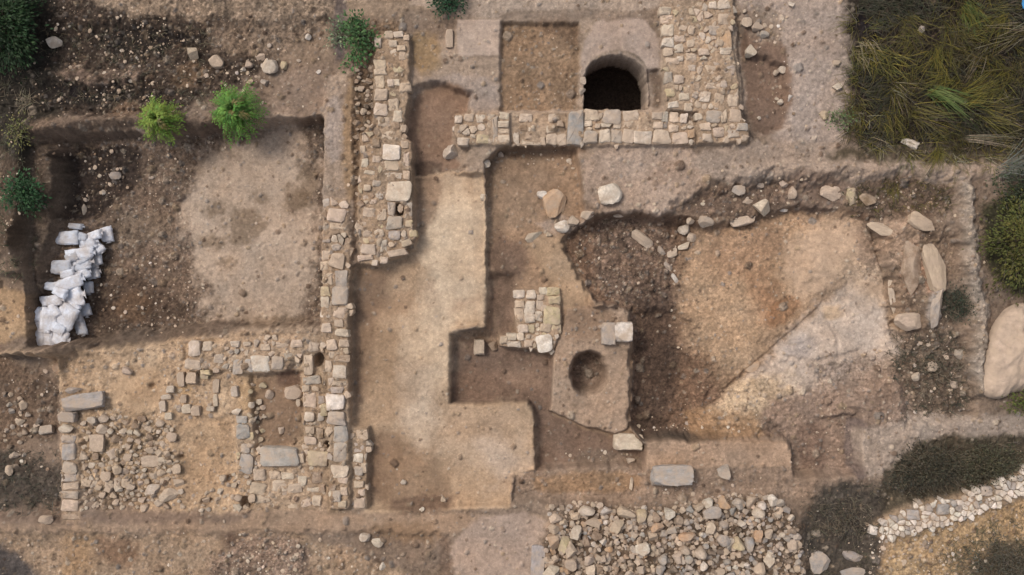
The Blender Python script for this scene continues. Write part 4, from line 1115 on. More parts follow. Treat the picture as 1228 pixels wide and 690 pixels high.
BOX = [rock_mesh("hewn_block", 300 + i, sub=4, squash=0.75, cuts=6, boxy=0.9, cmin=0.95) for i in range(4)]
B0, B1, B2, B3 = BOX
RD0, RD1 = rock_mesh("rounded_rock", 410, sub=3, squash=0.6, cuts=12, cmin=0.66), rock_mesh("rounded_rock", 413, sub=3, squash=0.5, cuts=12, cmin=0.62)
LOOSE = [
    ("boulder", 731, 233, 28, 25, 'w', 0, "round whitish boulder on bare ground below the neat block wall", RD0, 0.6),
    ("boulder", 664, 245, 27, 34, 'o', 8, "orange-brown flat-topped boulder in the brown trench", RD1, 0.45),
    ("loose_stone", 650, 234, 12, 9, 'w', 0, "small white stone touching the orange-brown boulder's upper corner", None, 0.6),
    ("loose_stone", 640, 284, 21, 10, 'c', -16, "pale oblong stone lying tilted below the orange-brown boulder", None, 0.6),
    ("loose_stone", 658, 281, 8, 6, 't', 0, "little tan stone just right of a pale oblong stone", None, 0.6),
    ("loose_stone", 674, 272, 18, 15, 'w', 5, "pale blocky stone between the orange-brown boulder and the rubble pit's edge", None, 0.6),
    ("loose_stone", 687, 265, 14, 13, 'p', 0, "pinkish stone on the rubble pit's lip, second of a short row", None, 0.6),
    ("loose_stone", 704, 258, 17, 11, 'p', -20, "pinkish stone at the corner of the rubble pit's lip", None, 0.5),
    ("loose_stone", 743, 258, 14, 6, 'c', -8, "thin pale stone on the rubble pit's upper edge, below the round whitish boulder", None, 0.6),
    ("loose_stone", 770, 287, 30, 12, 'p', 38, "long pink-grey stone lying diagonally in the rubble pit", None, 0.6),
    ("loose_stone", 846, 266, 18, 14, 'g', 0, "blocky grey stone along the upper rim of the orange pit", None, 0.6),
    ("loose_stone", 889, 264, 29, 14, 'p', -12, "widest pinkish stone along the upper rim of the orange pit", None, 0.6),
    ("loose_stone", 914, 250, 17, 18, 'c', -30, "cream stone leaning above the orange pit's upper rim", None, 0.7),
    ("loose_stone", 885, 229, 15, 12, 'g', 0, "grey stone half buried in the dark slope above the orange pit", None, 0.5),
    ("loose_stone", 896, 242, 12, 6, 'p', 0, "thin pale stone in the dark slope between a grey and a cream stone", None, 0.5),
    ("loose_stone", 939, 252, 11, 5, 'w', 0, "thin white stone at the orange pit's top edge, right of the cream stone", None, 0.5),
    ("loose_stone", 820, 276, 14, 12, 'c', -30, "cream stone at the bend of the stone line dividing the two pits", None, 0.6),
    ("loose_stone", 828, 264, 10, 11, 'p', 0, "pale stone at the top of the stone line dividing the two pits", None, 0.6),
    ("loose_stone", 829, 285, 11, 10, 'p', 15, "pale stone just below the bend of the dividing stone line", None, 0.6),
    ("loose_stone", 821, 296, 17, 8, 'c', -25, "narrow cream stone slanting in the dividing stone line", None, 0.6),
    ("loose_stone", 806, 304, 14, 9, 'p', -30, "greyish pink stone near the lower end of the dividing stone line", None, 0.6),
    ("loose_stone", 793, 301, 12, 7, 'g', 40, "small grey stone at the foot of the dividing stone line", None, 0.6),
    ("loose_stone", 802, 321, 16, 7, 'g', 58, "slim grey stone leading down from the dividing stone line", None, 0.6),
    ("loose_stone", 809, 334, 13, 5, 'w', 58, "sliver of white stone alone at the end of the grey stone line", None, 0.8),
    ("loose_stone", 939, 221, 11, 8, 'p', 10, "pale stone among small rubble under the dirt track", None, 0.6),
    ("loose_stone", 950, 232, 10, 15, 'p', 20, "upright pale stone among small rubble under the dirt track", None, 0.6),
    ("loose_stone", 911, 223, 9, 7, 'g', 0, "small grey stone in the dark slope under the dirt track", None, 0.6),
    ("hewn_block", 752, 528, 33, 20, 'c', 2, "smooth cream rectangular block at the corner of the dark trench", B0, 0.7),
    ("hewn_block", 804, 568, 47, 23, 'G', -1, "large grey rectangular block lying on the tan strip", B1, 0.7),
    ("loose_stone", 869, 567, 17, 19, 'g', -25, "pointed pale grey stone on the tan strip right of the large grey block", None, 0.6),
    ("loose_stone", 758, 557, 10, 9, 'c', 0, "little cream stone below the smooth cream block", None, 0.7),
    ("loose_stone", 757, 580, 5, 15, 'c', 0, "thin upright cream stone left of the large grey block", None, 0.8),
    ("hewn_block", 747, 398, 21, 23, 'w', 0, "square cream block on the pedestal's right edge above the small round pit", B2, 0.7),
    ("hewn_block", 729, 400, 17, 26, 'g', 2, "rough grey-tan block tight against the square cream block", B3, 0.6),
    ("hewn_block", 575, 416, 13, 18, 't', 0, "upright tan block on the dark trench floor under the pale room's corner", B0, 0.7),
    ("loose_stone", 591, 415, 12, 12, 'b', 0, "brown stone between the upright tan block and the masonry pier", None, 0.6),
    ("loose_stone", 541, 183, 17, 18, 'c', 10, "cream boulder at the end of the short packed wall, in the brown hollow", None, 0.7),
    ("loose_stone", 582, 197, 12, 10, 'w', -10, "white stone on the trench corner below the short packed wall", None, 0.7),
    ("loose_stone", 601, 186, 8, 7, 'p', 25, "small pale stone under the short packed wall's right end", None, 0.7),
    ("loose_stone", 580, 237, 8, 8, 'w', 0, "small white stone on the right edge of the pale room", None, 0.7),
    ("loose_stone", 66, 52, 18, 14, 'w', 8, "bright white stone beside the dark bush in the upper left", RD1, 0.6),
    ("loose_stone", 325, 81, 18, 17, 'c', 12, "largest cream stone on the dark scree, above a bright green plant", RD0, 0.65),
    ("loose_stone", 299, 77, 11, 10, 'p', 0, "pinkish stone left of the largest cream stone on the scree", None, 0.65),
    ("loose_stone", 261, 76, 14, 17, 'p', -35, "pale pink oblong stone on the dark scree", None, 0.6),
    ("loose_stone", 232, 65, 12, 13, 't', 0, "tan stone on the upper scree slope", None, 0.6),
    ("loose_stone", 370, 45, 7, 7, 'w', 0, "little white stone on the tan ground left of the grey-green weeds", None, 0.6),
    ("loose_stone", 382, 87, 6, 6, 'w', 0, "little white stone beside the grey strip of earth", None, 0.6),
    ("loose_stone", 292, 84, 6, 7, 'w', 0, "tiny white stone below the pinkish scree stone", None, 0.6),
    ("loose_stone", 318, 100, 9, 8, 'g', 0, "grey stone at the edge of a bright green plant", None, 0.6),
    ("loose_stone", 312, 69, 12, 8, 'p', 0, "flat pale stone above the largest cream scree stone", None, 0.5),
    ("loose_stone", 300, 99, 8, 7, 't', 0, "tan stone above the crown of a bright green plant", None, 0.6),
    ("loose_stone", 341, 79, 8, 10, 'y', 0, "yellowish stone right of the largest cream scree stone", None, 0.5),
    ("loose_stone", 1090, 173, 21, 13, 'w', 4, "white boulder among weeds beside the dirt track", None, 0.6),
    ("loose_stone", 1104, 36, 9, 8, 'w', 0, "small white stone deep in the upper right weeds", None, 0.6),
    ("loose_stone", 1003, 105, 11, 10, 'c', 0, "cream stone on the dirt at the edge of the weeds", None, 0.7),
    ("loose_stone", 1003, 76, 10, 7, 'p', 0, "flat pinkish stone on the dirt at the edge of the weeds", None, 0.5),
    ("loose_stone", 988, 139, 12, 12, 'y', 0, "yellowish stone beside a small green weed at the dirt edge", None, 0.5),
    ("loose_stone", 900, 62, 14, 15, 'c', 8, "angular cream stone in the upper part of the brown hollow", None, 0.7),
    ("loose_stone", 894, 29, 12, 12, 'p', 0, "squarish pale stone at the broad wall's upper right edge", None, 0.6),
    ("loose_stone", 907, 33, 14, 11, 'p', 0, "pale stone in the small heap above the brown hollow", None, 0.6),
    ("loose_stone", 916, 42, 11, 9, 'g', 0, "grey stone in the small heap above the brown hollow", None, 0.6),
    ("loose_stone", 937, 85, 9, 9, 'c', 0, "cream stone at the right rim of the brown hollow", None, 0.7),
    ("loose_stone", 930, 88, 7, 7, 't', 0, "tan stone at the right rim of the brown hollow", None, 0.7),
    ("loose_stone", 935, 123, 7, 7, 'c', 0, "little cream stone inside the brown hollow's right rim", None, 0.7),
    ("loose_stone", 947, 118, 6, 8, 'w', 0, "little white stone on the brown hollow's right rim", None, 0.7),
    ("loose_stone", 910, 142, 5, 5, 'w', 0, "tiny white stone at the bottom of the brown hollow", None, 0.7),
    ("loose_stone", 949, 7, 9, 7, 'w', 0, "pale stone near the top edge on the bare dirt", None, 0.6),
    ("hewn_block", 645, 672, 16, 36, 'G', 3, "long upright bluish slab at the left foot of the rubble heap", B1, 0.35),
    ("loose_stone", 438, 644, 13, 10, 'c', 0, "cream stone on the lower earth strip, left of a wedge-shaped one", None, 0.6),
    ("loose_stone", 453, 650, 14, 11, 'c', 25, "wedge-shaped cream stone on the lower earth strip", None, 0.5),
    ("loose_stone", 459, 679, 7, 9, 'w', 0, "small white stone near the bottom edge", None, 0.6),
    ("loose_stone", 506, 611, 6, 6, 'w', 0, "small white stone at the lower lip of the pale room", None, 0.6),
    ("loose_stone", 532, 598, 7, 7, 'p', 0, "small pinkish stone in the pale room's lower dark edge", None, 0.6),
    ("loose_stone", 484, 578, 7, 6, 'c', 0, "small cream stone on the pale room's floor", None, 0.6),
    ("hewn_block", 104, 481, 47, 19, 'G', -8, "long tilted grey slab at the ruined building's north-west corner", B2, 0.6),
    ("loose_stone", 90, 468, 20, 8, 'G', 0, "narrow blue-grey stone above the long tilted slab", None, 0.6),
    ("hewn_block", 83, 499, 21, 12, 'g', 4, "pale grey block under the left end of the long tilted slab", B3, 0.6),
    ("loose_stone", 81, 514, 19, 11, 'c', 0, "cream stone on top of the grey block row", None, 0.6),
    ("hewn_block", 57, 515, 17, 10, 'g', -8, "flat pale slab lying in the weeds left of the cream stone", B0, 0.5),
    ("loose_stone", 111, 504, 10, 9, 'c', 0, "small cream stone below the long tilted slab", None, 0.6),
    ("loose_stone", 28, 486, 11, 12, 'p', 0, "pinkish stone in the dark weeds at the left edge", None, 0.6),
    ("loose_stone", 26, 506, 10, 8, 't', 0, "tan stone below the pinkish one in the dark weeds", None, 0.6),
    ("loose_stone", 70, 442, 10, 13, 'o', 0, "orange-tan stone on the earth below the sandbags", None, 0.5),
    ("loose_stone", 154, 445, 13, 11, 'p', 0, "pale flat stone on the tan earth under the pit's curved bank", None, 0.5),
    ("loose_stone", 284, 494, 11, 8, 'w', 0, "bright white stone on the blue-grey stone line", None, 0.6),
    ("loose_stone", 353, 470, 21, 17, 't', 0, "round tan boulder in the small brown room", RD0, 0.6),
    ("loose_stone", 324, 473, 10, 12, 't', 0, "tan stone left of the round tan boulder", None, 0.6),
    ("loose_stone", 337, 516, 8, 9, 'p', 20, "small pale stone alone on the small brown room's floor", None, 0.6),
    ("loose_stone", 358, 483, 6, 9, 'c', 0, "slim cream stone below the round tan boulder", None, 0.6),
    ("loose_stone", 980, 674, 25, 26, 'G', 15, "large grey boulder at the bottom edge right of the rubble heap", RD1, 0.5),
    ("loose_stone", 1022, 667, 24, 12, 'G', 3, "flat grey stone above another at the bottom edge", None, 0.5),
    ("loose_stone", 1021, 685, 28, 11, 'G', 0, "flat grey stone at the very bottom edge", None, 0.5),
    ("loose_stone", 56, 623, 16, 10, 't', 0, "tan stone left of the grey block row's foot", None, 0.6),
    ("loose_stone", 12, 564, 9, 12, 'p', 0, "pinkish stone at the left edge in grey weeds", None, 0.6),
    ("loose_stone", 124, 231, 6, 7, 'w', 0, "small white stone in the dark corner of the sandbag pit", None, 0.6),
    ("loose_stone", 139, 211, 13, 9, 'G', 0, "bluish stone in the dark corner of the sandbag pit", None, 0.5),
    ("loose_stone", 101, 252, 6, 14, 'g', 0, "slim grey stone above the upper sandbags", None, 0.5),
    ("loose_stone", 539, 47, 9, 21, 't', 0, "upright tan stone beside the pale square of earth", B3, 0.5),
    ("loose_stone", 699, 98, 7, 10, 'c', 0, "cream stone on the silo's left rim, upper of two", None, 0.6),
    ("loose_stone", 698, 110, 8, 8, 'c', 0, "cream stone on the silo's left rim, lower of two", None, 0.6),
    ("loose_stone", 118, 531, 17, 20, 't', 0, "flat tan stone on the rubble floor right of the grey block row", B1, 0.35),
    ("loose_stone", 183, 587, 18, 13, 'c', 0, "flat cream stone in the ruined building's rubble floor", None, 0.4),
    ("loose_stone", 203, 593, 22, 15, 't', -8, "flat tan stone beside the flat cream one in the rubble floor", None, 0.4),
    ("loose_stone", 181, 553, 20, 14, 't', 0, "broad tan stone flush with the rubble floor", B2, 0.3),
]
for nm, px, py, w, h, code, rot, lab, ms, tall in LOOSE:
    put_rock(nm, px, py, w * 1.06, h * 1.06, code, rot, lab, tall=tall, mesh=ms, sink=0.05 if nm == 'hewn_block' else 0.2, cat="boulder" if nm == "boulder" else ("stone block" if nm == "hewn_block" else "stone"))

CRAG = [rock_mesh("outcrop", 700 + i, sub=4, squash=0.7, cuts=9, boxy=0.3, cmin=0.42) for i in range(5)]
for i, (px, py, w, h, code, rot, lab) in enumerate([
        (1121, 322, 26, 62, 't', -14, "upright tan rock fin in the eastern gully, tallest of several"), (1122, 371, 15, 48, 'g', 5, "narrow pale grey rock fin below the tan one"),
        (1088, 386, 34, 22, 't', 0, "squat tan rock left of the narrow grey fin"), (1092, 322, 24, 66, 'b', 4, "long brown rock in the eastern gully beside the tan fin"),
        (1060, 276, 44, 16, 'p', 14, "low pinkish rock ledge at the top of the eastern gully"), (1105, 268, 36, 18, 't', 28, "low tan rock ledge under the dirt track's end"),
        (1070, 355, 10, 50, 'p', -8, "slim pale rock along the slab's right edge"), (1020, 236, 12, 22, 'y', 4, "yellowish upright stone in the bank under the dirt track"),
        (996, 232, 26, 20, 'p', 0, "flat pinkish rock in the bank under the dirt track"), (1040, 240, 22, 16, 'b', 10, "brown rock in the bank right of the yellowish upright stone"),
        (1118, 440, 14, 12, 'p', 0, "pinkish rock on the stony slope below the gully, upper one"), (1098, 452, 12, 11, 'c', 0, "cream rock on the stony slope below the gully"), (1142, 462, 12, 10, 'p', 0, "pinkish rock on the stony slope beside the rock strip"),
        (1150, 425, 12, 14, 'g', 0, "grey rock on the stony slope beside the rock strip"), (902, 440, 20, 13, 'o', -35, "orange-tan rock on the crack between the orange soil and pale slab")]):
    put_rock("rock_outcrop", px, py, w, h, code, rot, lab, tall=0.55 if min(w, h) < 16 else 0.4, sink=0.3, mesh=CRAG[i % 5], cat="rock")
# small ring of set stones in the building
RING = [(218, 455, 9, 19, 't'), (231, 453, 14, 15, 't'), (205, 467, 10, 9, 'c'), (200, 476, 13, 6, 'c'), (196, 487, 8, 14, 'c'), (203, 499, 10, 9, 'c'), (225, 490, 12, 11, 'c'), (236, 492, 12, 12, 't'),
        (253, 490, 10, 6, 'c'), (259, 480, 6, 15, 'c'), (260, 463, 8, 18, 't'), (246, 451, 11, 7, 'y'), (282, 469, 9, 13, 'c'), (221, 478, 8, 10, 't')]
for i, (px, py, w, h, code) in enumerate(RING):
    put_rock("set_stone", px, py, w, h, code, rk.uniform(-6, 6), {'t': "tan stone set in the broken ring on the ruined building's floor", 'c': "cream stone set in the broken ring on the ruined building's floor", 'y': "yellowish stone set in the broken ring on the ruined building's floor"}[code],
             "stones of the broken ring in the ruined building", tall=0.6, sink=0.25, mesh=rk.choice(BOX))


def scatter(poly_px, n, rlo, rhi, rng, taken, tight=0.86, tries=4000):
    pl = np.array(poly_px, float)
    x0, y0 = pl.min(0)
    x1, y1 = pl.max(0)
    out = []
    t = 0
    while len(out) < n and t < tries:
        t += 1
        p = (rng.uniform(x0, x1), rng.uniform(y0, y1))
        if not inside(p, pl):
            continue
        r = rlo + (rhi - rlo) * rng.random() ** 1.5
        if any((p[0] - a) ** 2 + (p[1] - b) ** 2 < ((r + c) * tight) ** 2 for a, b, c in taken):
            continue
        taken.append((p[0], p[1], r))
        out.append((p[0], p[1], r))
    return out


# stones strewn over the ruined building floor
rng = random.Random(5)
taken = [(s[1], s[2], max(s[3], s[4]) * 0.5) for s in LOOSE] + [(s[0], s[1], max(s[2], s[3]) * 0.5) for s in RING]
for (px, py, r) in scatter([(97, 488), (150, 500), (205, 506), (214, 560), (222, 608), (98, 612)], 160, 2.4, 7.0, rng, taken):
    code = rng.choice('ttttccpb')
    put_rock("floor_stone", px, py, r * 2.1, r * rng.uniform(1.5, 2.1), code, None, {'t': 'tan', 'c': 'cream', 'p': 'pinkish', 'b': 'brown'}[code] + " stone in the rubble covering the ruined building's western floor",
             "stones covering the western floor of the ruined building", tall=0.5, sink=0.36)
for (px, py, r) in scatter([(262, 575), (300, 560), (304, 612), (240, 614), (240, 596)], 26, 2.6, 5.5, rng, taken):
    code = rng.choice('ttcpg')
    put_rock("floor_stone", px, py, r * 2.1, r * rng.uniform(1.5, 2.1), code, None, {'t': 'tan', 'c': 'cream', 'p': 'pinkish', 'g': 'grey'}[code] + " stone scattered left of the tan paving patch",
             "stones scattered left of the paving", tall=0.55, sink=0.2)
for (px, py, r) in scatter([(300, 455), (330, 462), (322, 500), (312, 540), (300, 540)], 16, 2.4, 5.0, rng, taken):
    code = rng.choice('ttcy')
    put_rock("floor_stone", px, py, r * 2.1, r * rng.uniform(1.5, 2.1), code, None, {'t': 'tan', 'c': 'cream', 'y': 'yellowish'}[code] + " stone along the left side of the small brown room",
             "stones along the small brown room", tall=0.55, sink=0.2)
for (px, py, r) in scatter([(4, 470), (40, 470), (36, 570), (6, 575)], 20, 2.4, 5.0, rng, taken):
    code = rng.choice('pgtd')
    put_rock("weedy_stone", px, py, r * 2.1, r * rng.uniform(1.5, 2.1), code, None, {'t': 'tan', 'p': 'pinkish', 'g': 'grey', 'd': 'dark'}[code] + " stone in the weedy strip at the left edge",
             "stones in the weedy left strip", tall=0.55, sink=0.2)

for (px, py, r) in scatter([(427, 78), (447, 74), (446, 150), (430, 170), (428, 235), (426, 235)], 34, 2.4, 5.2, rng, taken):
    code = rng.choice('bttpd')
    put_rock("wall_stone", px, py, r * 2.1, r * rng.uniform(1.5, 2.1), code, None, {'t': 'tan', 'p': 'pinkish', 'b': 'brown', 'd': 'dark'}[code] + " fallen stone along the left foot of the rough tan wall",
             "stones along the foot of the rough tan wall", tall=0.6, sink=0.2)
# rubble heap at the bottom
HEAP = [(655, 606), (700, 602), (742, 606), (790, 610), (832, 602), (868, 592), (928, 592), (944, 608), (958, 640), (966, 720), (648, 720), (654, 660), (660, 628)]
rng = random.Random(9)
taken = [(645, 672, 12)]
KEY = [(703, 612, 19, 12, 'c', "cream flat stone on the rubble heap's top edge, left of a white one"), (727, 613, 15, 11, 'w', "white stone on the rubble heap's top edge"), (751, 614, 22, 13, 't', "broad tan stone on the rubble heap's top edge"),
       (769, 617, 13, 14, 'y', "yellowish stone on the rubble heap's top edge"), (666, 621, 15, 12, 'p', "pinkish round stone at the rubble heap's upper left corner"), (664, 634, 13, 12, 't', "tan stone below the heap's pinkish corner stone"),
       (664, 650, 13, 17, 'o', "orange-pink upright stone on the rubble heap's left side"), (676, 652, 13, 19, 'y', "yellowish upright stone beside the orange-pink one in the heap"), (690, 638, 15, 15, 'c', "cream angular stone in the heap's left part"),
       (684, 659, 14, 20, 'p', "pinkish tall stone in the heap's left part"), (661, 684, 18, 14, 'c', "cream stone at the heap's lower left corner"), (684, 676, 14, 15, 't', "tan stone above the heap's lower left edge"),
       (769, 657, 17, 14, 'w', "white stone standing out in the middle of the heap"), (852, 613, 20, 14, 'G', "grey rounded stone in the heap's upper right part"), (868, 602, 14, 14, 'o', "reddish tan stone on the heap's upper right edge"),
       (885, 604, 14, 13, 'g', "blue-grey stone on the heap's upper right edge"), (900, 601, 16, 15, 'p', "pale stone on the heap's upper right edge"), (925, 600, 13, 13, 'w', "whitish square stone on the heap's right top corner"), (908, 614, 14, 12, 'c', "cream stone in the heap's right part"),
       (823, 643, 20, 10, 'o', "orange-tan flat stone in the middle of the heap"), (885, 651, 15, 14, 'y', "ochre square stone in the heap's right part"), (898, 652, 11, 17, 'G', "greenish grey stone beside the ochre square one"), (874, 652, 12, 14, 'c', "cream hollowed stone left of the ochre square one"),
       (908, 642, 10, 14, 'o', "orange stone in the heap's right part"), (921, 671, 12, 20, 'c', "cream tall stone near the heap's lower right"), (948, 652, 10, 12, 'p', "pinkish round stone on the heap's right edge"), (909, 681, 13, 15, 'p', "pinkish stone near the bottom of the heap's right part"), (812, 668, 15, 14, 'p', "pale pinkish stone low in the middle of the heap"),
       (711, 627, 18, 13, 't', "tan stone under the cream flat stone of the heap"), (739, 630, 17, 15, 't', "tan stone under the white stone of the heap"), (788, 632, 16, 10, 'o', "orange stone in the heap under its yellowish top stone")]
for px, py, w, h, code, lab in KEY:
    taken.append((px, py, (w + h) * 0.25))
    put_rock("rubble_stone", px, py, w * 1.08, h * 1.08, code, None, lab, "stones of the rubble heap", tall=0.7, sink=0.05)
big = scatter(HEAP, 78, 4.4, 7.2, rng, taken, 0.72, 8000)
med = scatter(HEAP, 186, 2.8, 4.4, rng, taken, 0.70, 20000)
for (px, py, r) in big + med:
    left = px < 790
    code = rng.choice('ptptcpwtbo' if left else 'gGpgGcwtpd')
    size = "fist-sized" if r < 4.4 else "large"
    lab = size + " " + {'w': 'whitish', 'p': 'pinkish', 't': 'tan', 'c': 'cream', 'o': 'orange', 'b': 'brown', 'g': 'pale grey', 'G': 'blue-grey', 'd': 'dark'}[code] + " stone lying in the " + ("left" if left else "right") + " half of the rubble heap"
    put_rock("rubble_stone", px, py, r * 2.15, r * rng.uniform(1.55, 2.15), code, rng.uniform(-60, 60), lab, "stones of the rubble heap", tall=0.75, sink=0.05, var=0.14)


def many_stones(name, spots, palette, label, seed, var=0.15, tall=(0.4, 0.75)):
    """a mass of small stones nobody could count, one object"""
    rng = random.Random(seed)
    protos = [rock_geo(500 + i, sub=1, squash=0.6, cuts=6) for i in range(6)]
    V, F, T = [], [], []
    for (x, y, z, r) in spots:
        pv, pf = protos[rng.randrange(6)]
        th = rng.uniform(0, 6.28)
        ca, sa = math.cos(th), math.sin(th)
        a, b, h = r * 2, r * rng.uniform(1.3, 2), r * 2 * rng.uniform(*tall)
        n = len(V)
        for v in pv:
            vx, vy = v.x * a, v.y * b
            V.append((x + vx * ca - vy * sa, y + vx * sa + vy * ca, z + v.z * h * 0.8 + h * 0.15))
        F += [tuple(i + n for i in q) for q in pf]
        T += [tint(rng.choice(palette), rng, var)] * len(pv)
    o = mesh_obj(name, V, F, M_mason, None, tints=T, sharp=35)
    o["kind"] = "stuff"
    o["label"] = label
    return o


rng = random.Random(21)
sp = []
hp = np.array(HEAP, float)
while len(sp) < 1900:
    px, py = rng.uniform(648, 968), rng.uniform(592, 720)
    if inside((px, py), hp):
        x, y, z = G(px, py)
        sp.append((x, y, z, rng.uniform(0.022, 0.075)))
many_stones("rubble", sp, 'ptgGbbdd', "small rubble filling the gaps of the stone heap", 3)
# gravel: follows the stoniness of each soil
nr = np.random.RandomState(4)
N = 34000
qx = nr.uniform(-13.5, 13.5, N)
qy = nr.uniform(-8.1, 8.1, N)
ii = np.clip(np.searchsorted(xs, qx), 0, NX - 1)
jj = np.clip(np.searchsorted(ys, qy), 0, NY - 1)
keep = nr.uniform(0, 1, N) < PEB[jj, ii] ** 2.2 * 0.62
sp = []
in_silo = sdf(qx, qy, SILO) < 0.06
for i in np.where(keep & ~in_silo)[0]:
    r = 0.010 + 0.036 * nr.uniform() ** 4
    sp.append((qx[i], qy[i], Z[jj[i], ii[i]], r))
many_stones("gravel", sp, 'cptgbbttbdbd', "small stones and gravel strewn over the excavated soil", 8, var=0.2)

rng = random.Random(33)
sp = []
for (x0, y0, x1, y1, n) in [(70, 24, 260, 82, 150), (20, 98, 250, 134, 70), (250, 60, 360, 110, 90), (78, 180, 180, 262, 70), (130, 330, 235, 392, 70), (10, 170, 40, 330, 50), (6, 440, 60, 560, 60), (880, 20, 945, 60, 50), (925, 80, 950, 135, 40), (830, 225, 955, 260, 60), (1070, 400, 1165, 490, 110), (1010, 215, 1130, 255, 60), (770, 508, 860, 522, 40), (690, 536, 768, 556, 30), (260, 645, 380, 690, 140), (1060, 640, 1200, 688, 160), (1040, 620, 1060, 690, 40), (640, 170, 700, 220, 40), (780, 575, 850, 595, 40)]:
    for k in range(n):
        if rng.random() < 0.35:
            continue
        px, py = rng.gauss((x0 + x1) / 2, (x1 - x0) * 0.34), rng.gauss((y0 + y1) / 2, (y1 - y0) * 0.34)
        x, y, z = G(px, py)
        sp.append((x, y, z, 0.012 + 0.055 * rng.random() ** 4))
many_stones("pebbles", sp, 'wcpptgtb', "pale pebbles scattered on the dark scree and slopes", 18, var=0.15)

# big tan boulder on the east edge
V, F = rock_geo(901, sub=4, squash=0.45, cuts=4)
ol = poly_w([(1228, 362), (1208, 372), (1192, 396), (1180, 436), (1175, 470), (1196, 482), (1218, 472), (1236, 470), (1262, 440), (1266, 390), (1250, 366)], 0.2)
ol = chaikin(ol, 3)
if np.sum(ol[:, 0] * np.roll(ol[:, 1], -1) - np.roll(ol[:, 0], -1) * ol[:, 1]) < 0:
    ol = ol[::-1]
c = ol.mean(0)
V, F = [], []
nO = len(ol)
rr = random.Random(6)
for s, z in [(1.0, -0.4), (1.0, 0.1), (0.97, 0.2), (0.92, 0.28), (0.84, 0.34), (0.75, 0.38), (0.66, 0.41), (0.57, 0.43), (0.47, 0.45), (0.37, 0.46), (0.27, 0.47), (0.17, 0.47), (0.08, 0.47)]:
    for p in ol:
        x, y = c + (p - c) * s
        dz = 0.10 * mnoise.noise(Vector((x * 2.2, y * 2.2, 3.1))) - 0.09 * abs(mnoise.noise(Vector((x * 3.5, y * 3.5, 1)))) + 0.04 * mnoise.noise(Vector((x * 9, y * 9, 1)))
        crack = -0.05 * math.exp(-((y - (-1.0 - 0.5 * (x - 12)) + 0.0) / 0.035) ** 2) if z > 0.15 else 0
        V.append((x - c[0], y - c[1], z + dz + crack))
V.append((0, 0, 0.46))
for k in range(12):
    for i in range(nO):
        j = (i + 1) % nO
        F.append((k * nO + i, k * nO + j, (k + 1) * nO + j, (k + 1) * nO + i))
for i in range(nO):
    F.append((12 * nO + i, 12 * nO + (i + 1) % nO, 13 * nO))
o = mesh_obj("boulder", V, F, M_stone)
o.location = (c[0], c[1], 0)
o.color = tuple(c_ * 0.84 for c_ in tint('p', rr, 0.02)[:3]) + (1,)
tag(o, "huge smooth tan boulder cut by the photo's right edge", "boulder")

# ------------------------------------------------------------------ sandbags
def sack_mesh(seed):
    rng = random.Random(seed)
    bm = bmesh.new()
    bmesh.ops.create_cube(bm, size=2.0)
    cq = [(rng.uniform(-.16, .16), rng.uniform(-.2, .2)) for _ in range(4)]
    bmesh.ops.subdivide_edges(bm, edges=bm.edges[:], cuts=13, use_grid_fill=True)
    for v in bm.verts:
        x, y, z = v.co
        tx = 1 - abs(x) ** 5
        ty = 1 - abs(y) ** 3.2
        th = 0.12 + 0.88 * max(tx, 0) ** 0.45 * max(ty, 0) ** 0.45
        u, w_ = (x + 1) / 2, (y + 1) / 2
        qx = (1 - u) * (1 - w_) * cq[0][0] + u * (1 - w_) * cq[1][0] + (1 - u) * w_ * cq[2][0] + u * w_ * cq[3][0]
        qy = (1 - u) * (1 - w_) * cq[0][1] + u * (1 - w_) * cq[1][1] + (1 - u) * w_ * cq[2][1] + u * w_ * cq[3][1]
        nx = x * (1 - 0.05 * abs(y) ** 4) + qx
        ny = y * (1 - 0.05 * abs(x) ** 4) + qy
        wr = 0.16 * mnoise.noise(Vector((nx * 1.8 + seed * 5.3, ny * 1.5, 0))) - 0.16 * abs(mnoise.noise(Vector((nx * 4 + seed, ny * 3 + seed * 3.1, 0.5)))) + 0.09 * mnoise.noise(Vector((nx * 9, ny * 8 + seed, 1)))
        ed = 0.05 * mnoise.noise(Vector((nx * 3, ny * 3, seed * 2.0)))
        v.co = Vector((nx * 0.5 + ed * x, ny * 0.5 + ed * y * 1.4, (z * th + wr * (1 if z > 0 else 0.3)) * 0.5))
    V = [v.co.copy() for v in bm.verts]
    bm.verts.ensure_lookup_table()
    F = [[q.index for q in f.verts] for f in bm.faces]
    bm.free()
    m = bpy.data.meshes.new("sandbag")
    m.from_pydata(V, [], F)
    m.polygons.foreach_set("use_smooth", np.ones(len(F), dtype=bool))
    m.materials.append(M_sack)
    return m


def mouth_mesh():
    V, F = [], []
    n = 14
    for k, (x, w, h) in enumerate([(0.0, 0.22, 0.20), (0.05, 0.12, 0.16), (0.10, 0.16, 0.12), (0.17, 0.26, 0.08)]):
        for i in range(n):
            a = 2 * math.pi * i / n
            f = 1 + 0.18 * math.cos(a * 5 + k)
            V.append((x, math.cos(a) * w * f, math.sin(a) * h * f))
    for k in range(3):
        for i in range(n):
            j = (i + 1) % n
            F.append((k * n + i, k * n + j, (k + 1) * n + j, (k + 1) * n + i))
    F.append(tuple(range(3 * n, 4 * n)))
    m = bpy.data.meshes.new("tied_mouth")
    m.from_pydata(V, [], F)
    m.polygons.foreach_set("use_smooth", np.ones(len(F), dtype=bool))
    m.materials.append(M_sack)
    return m


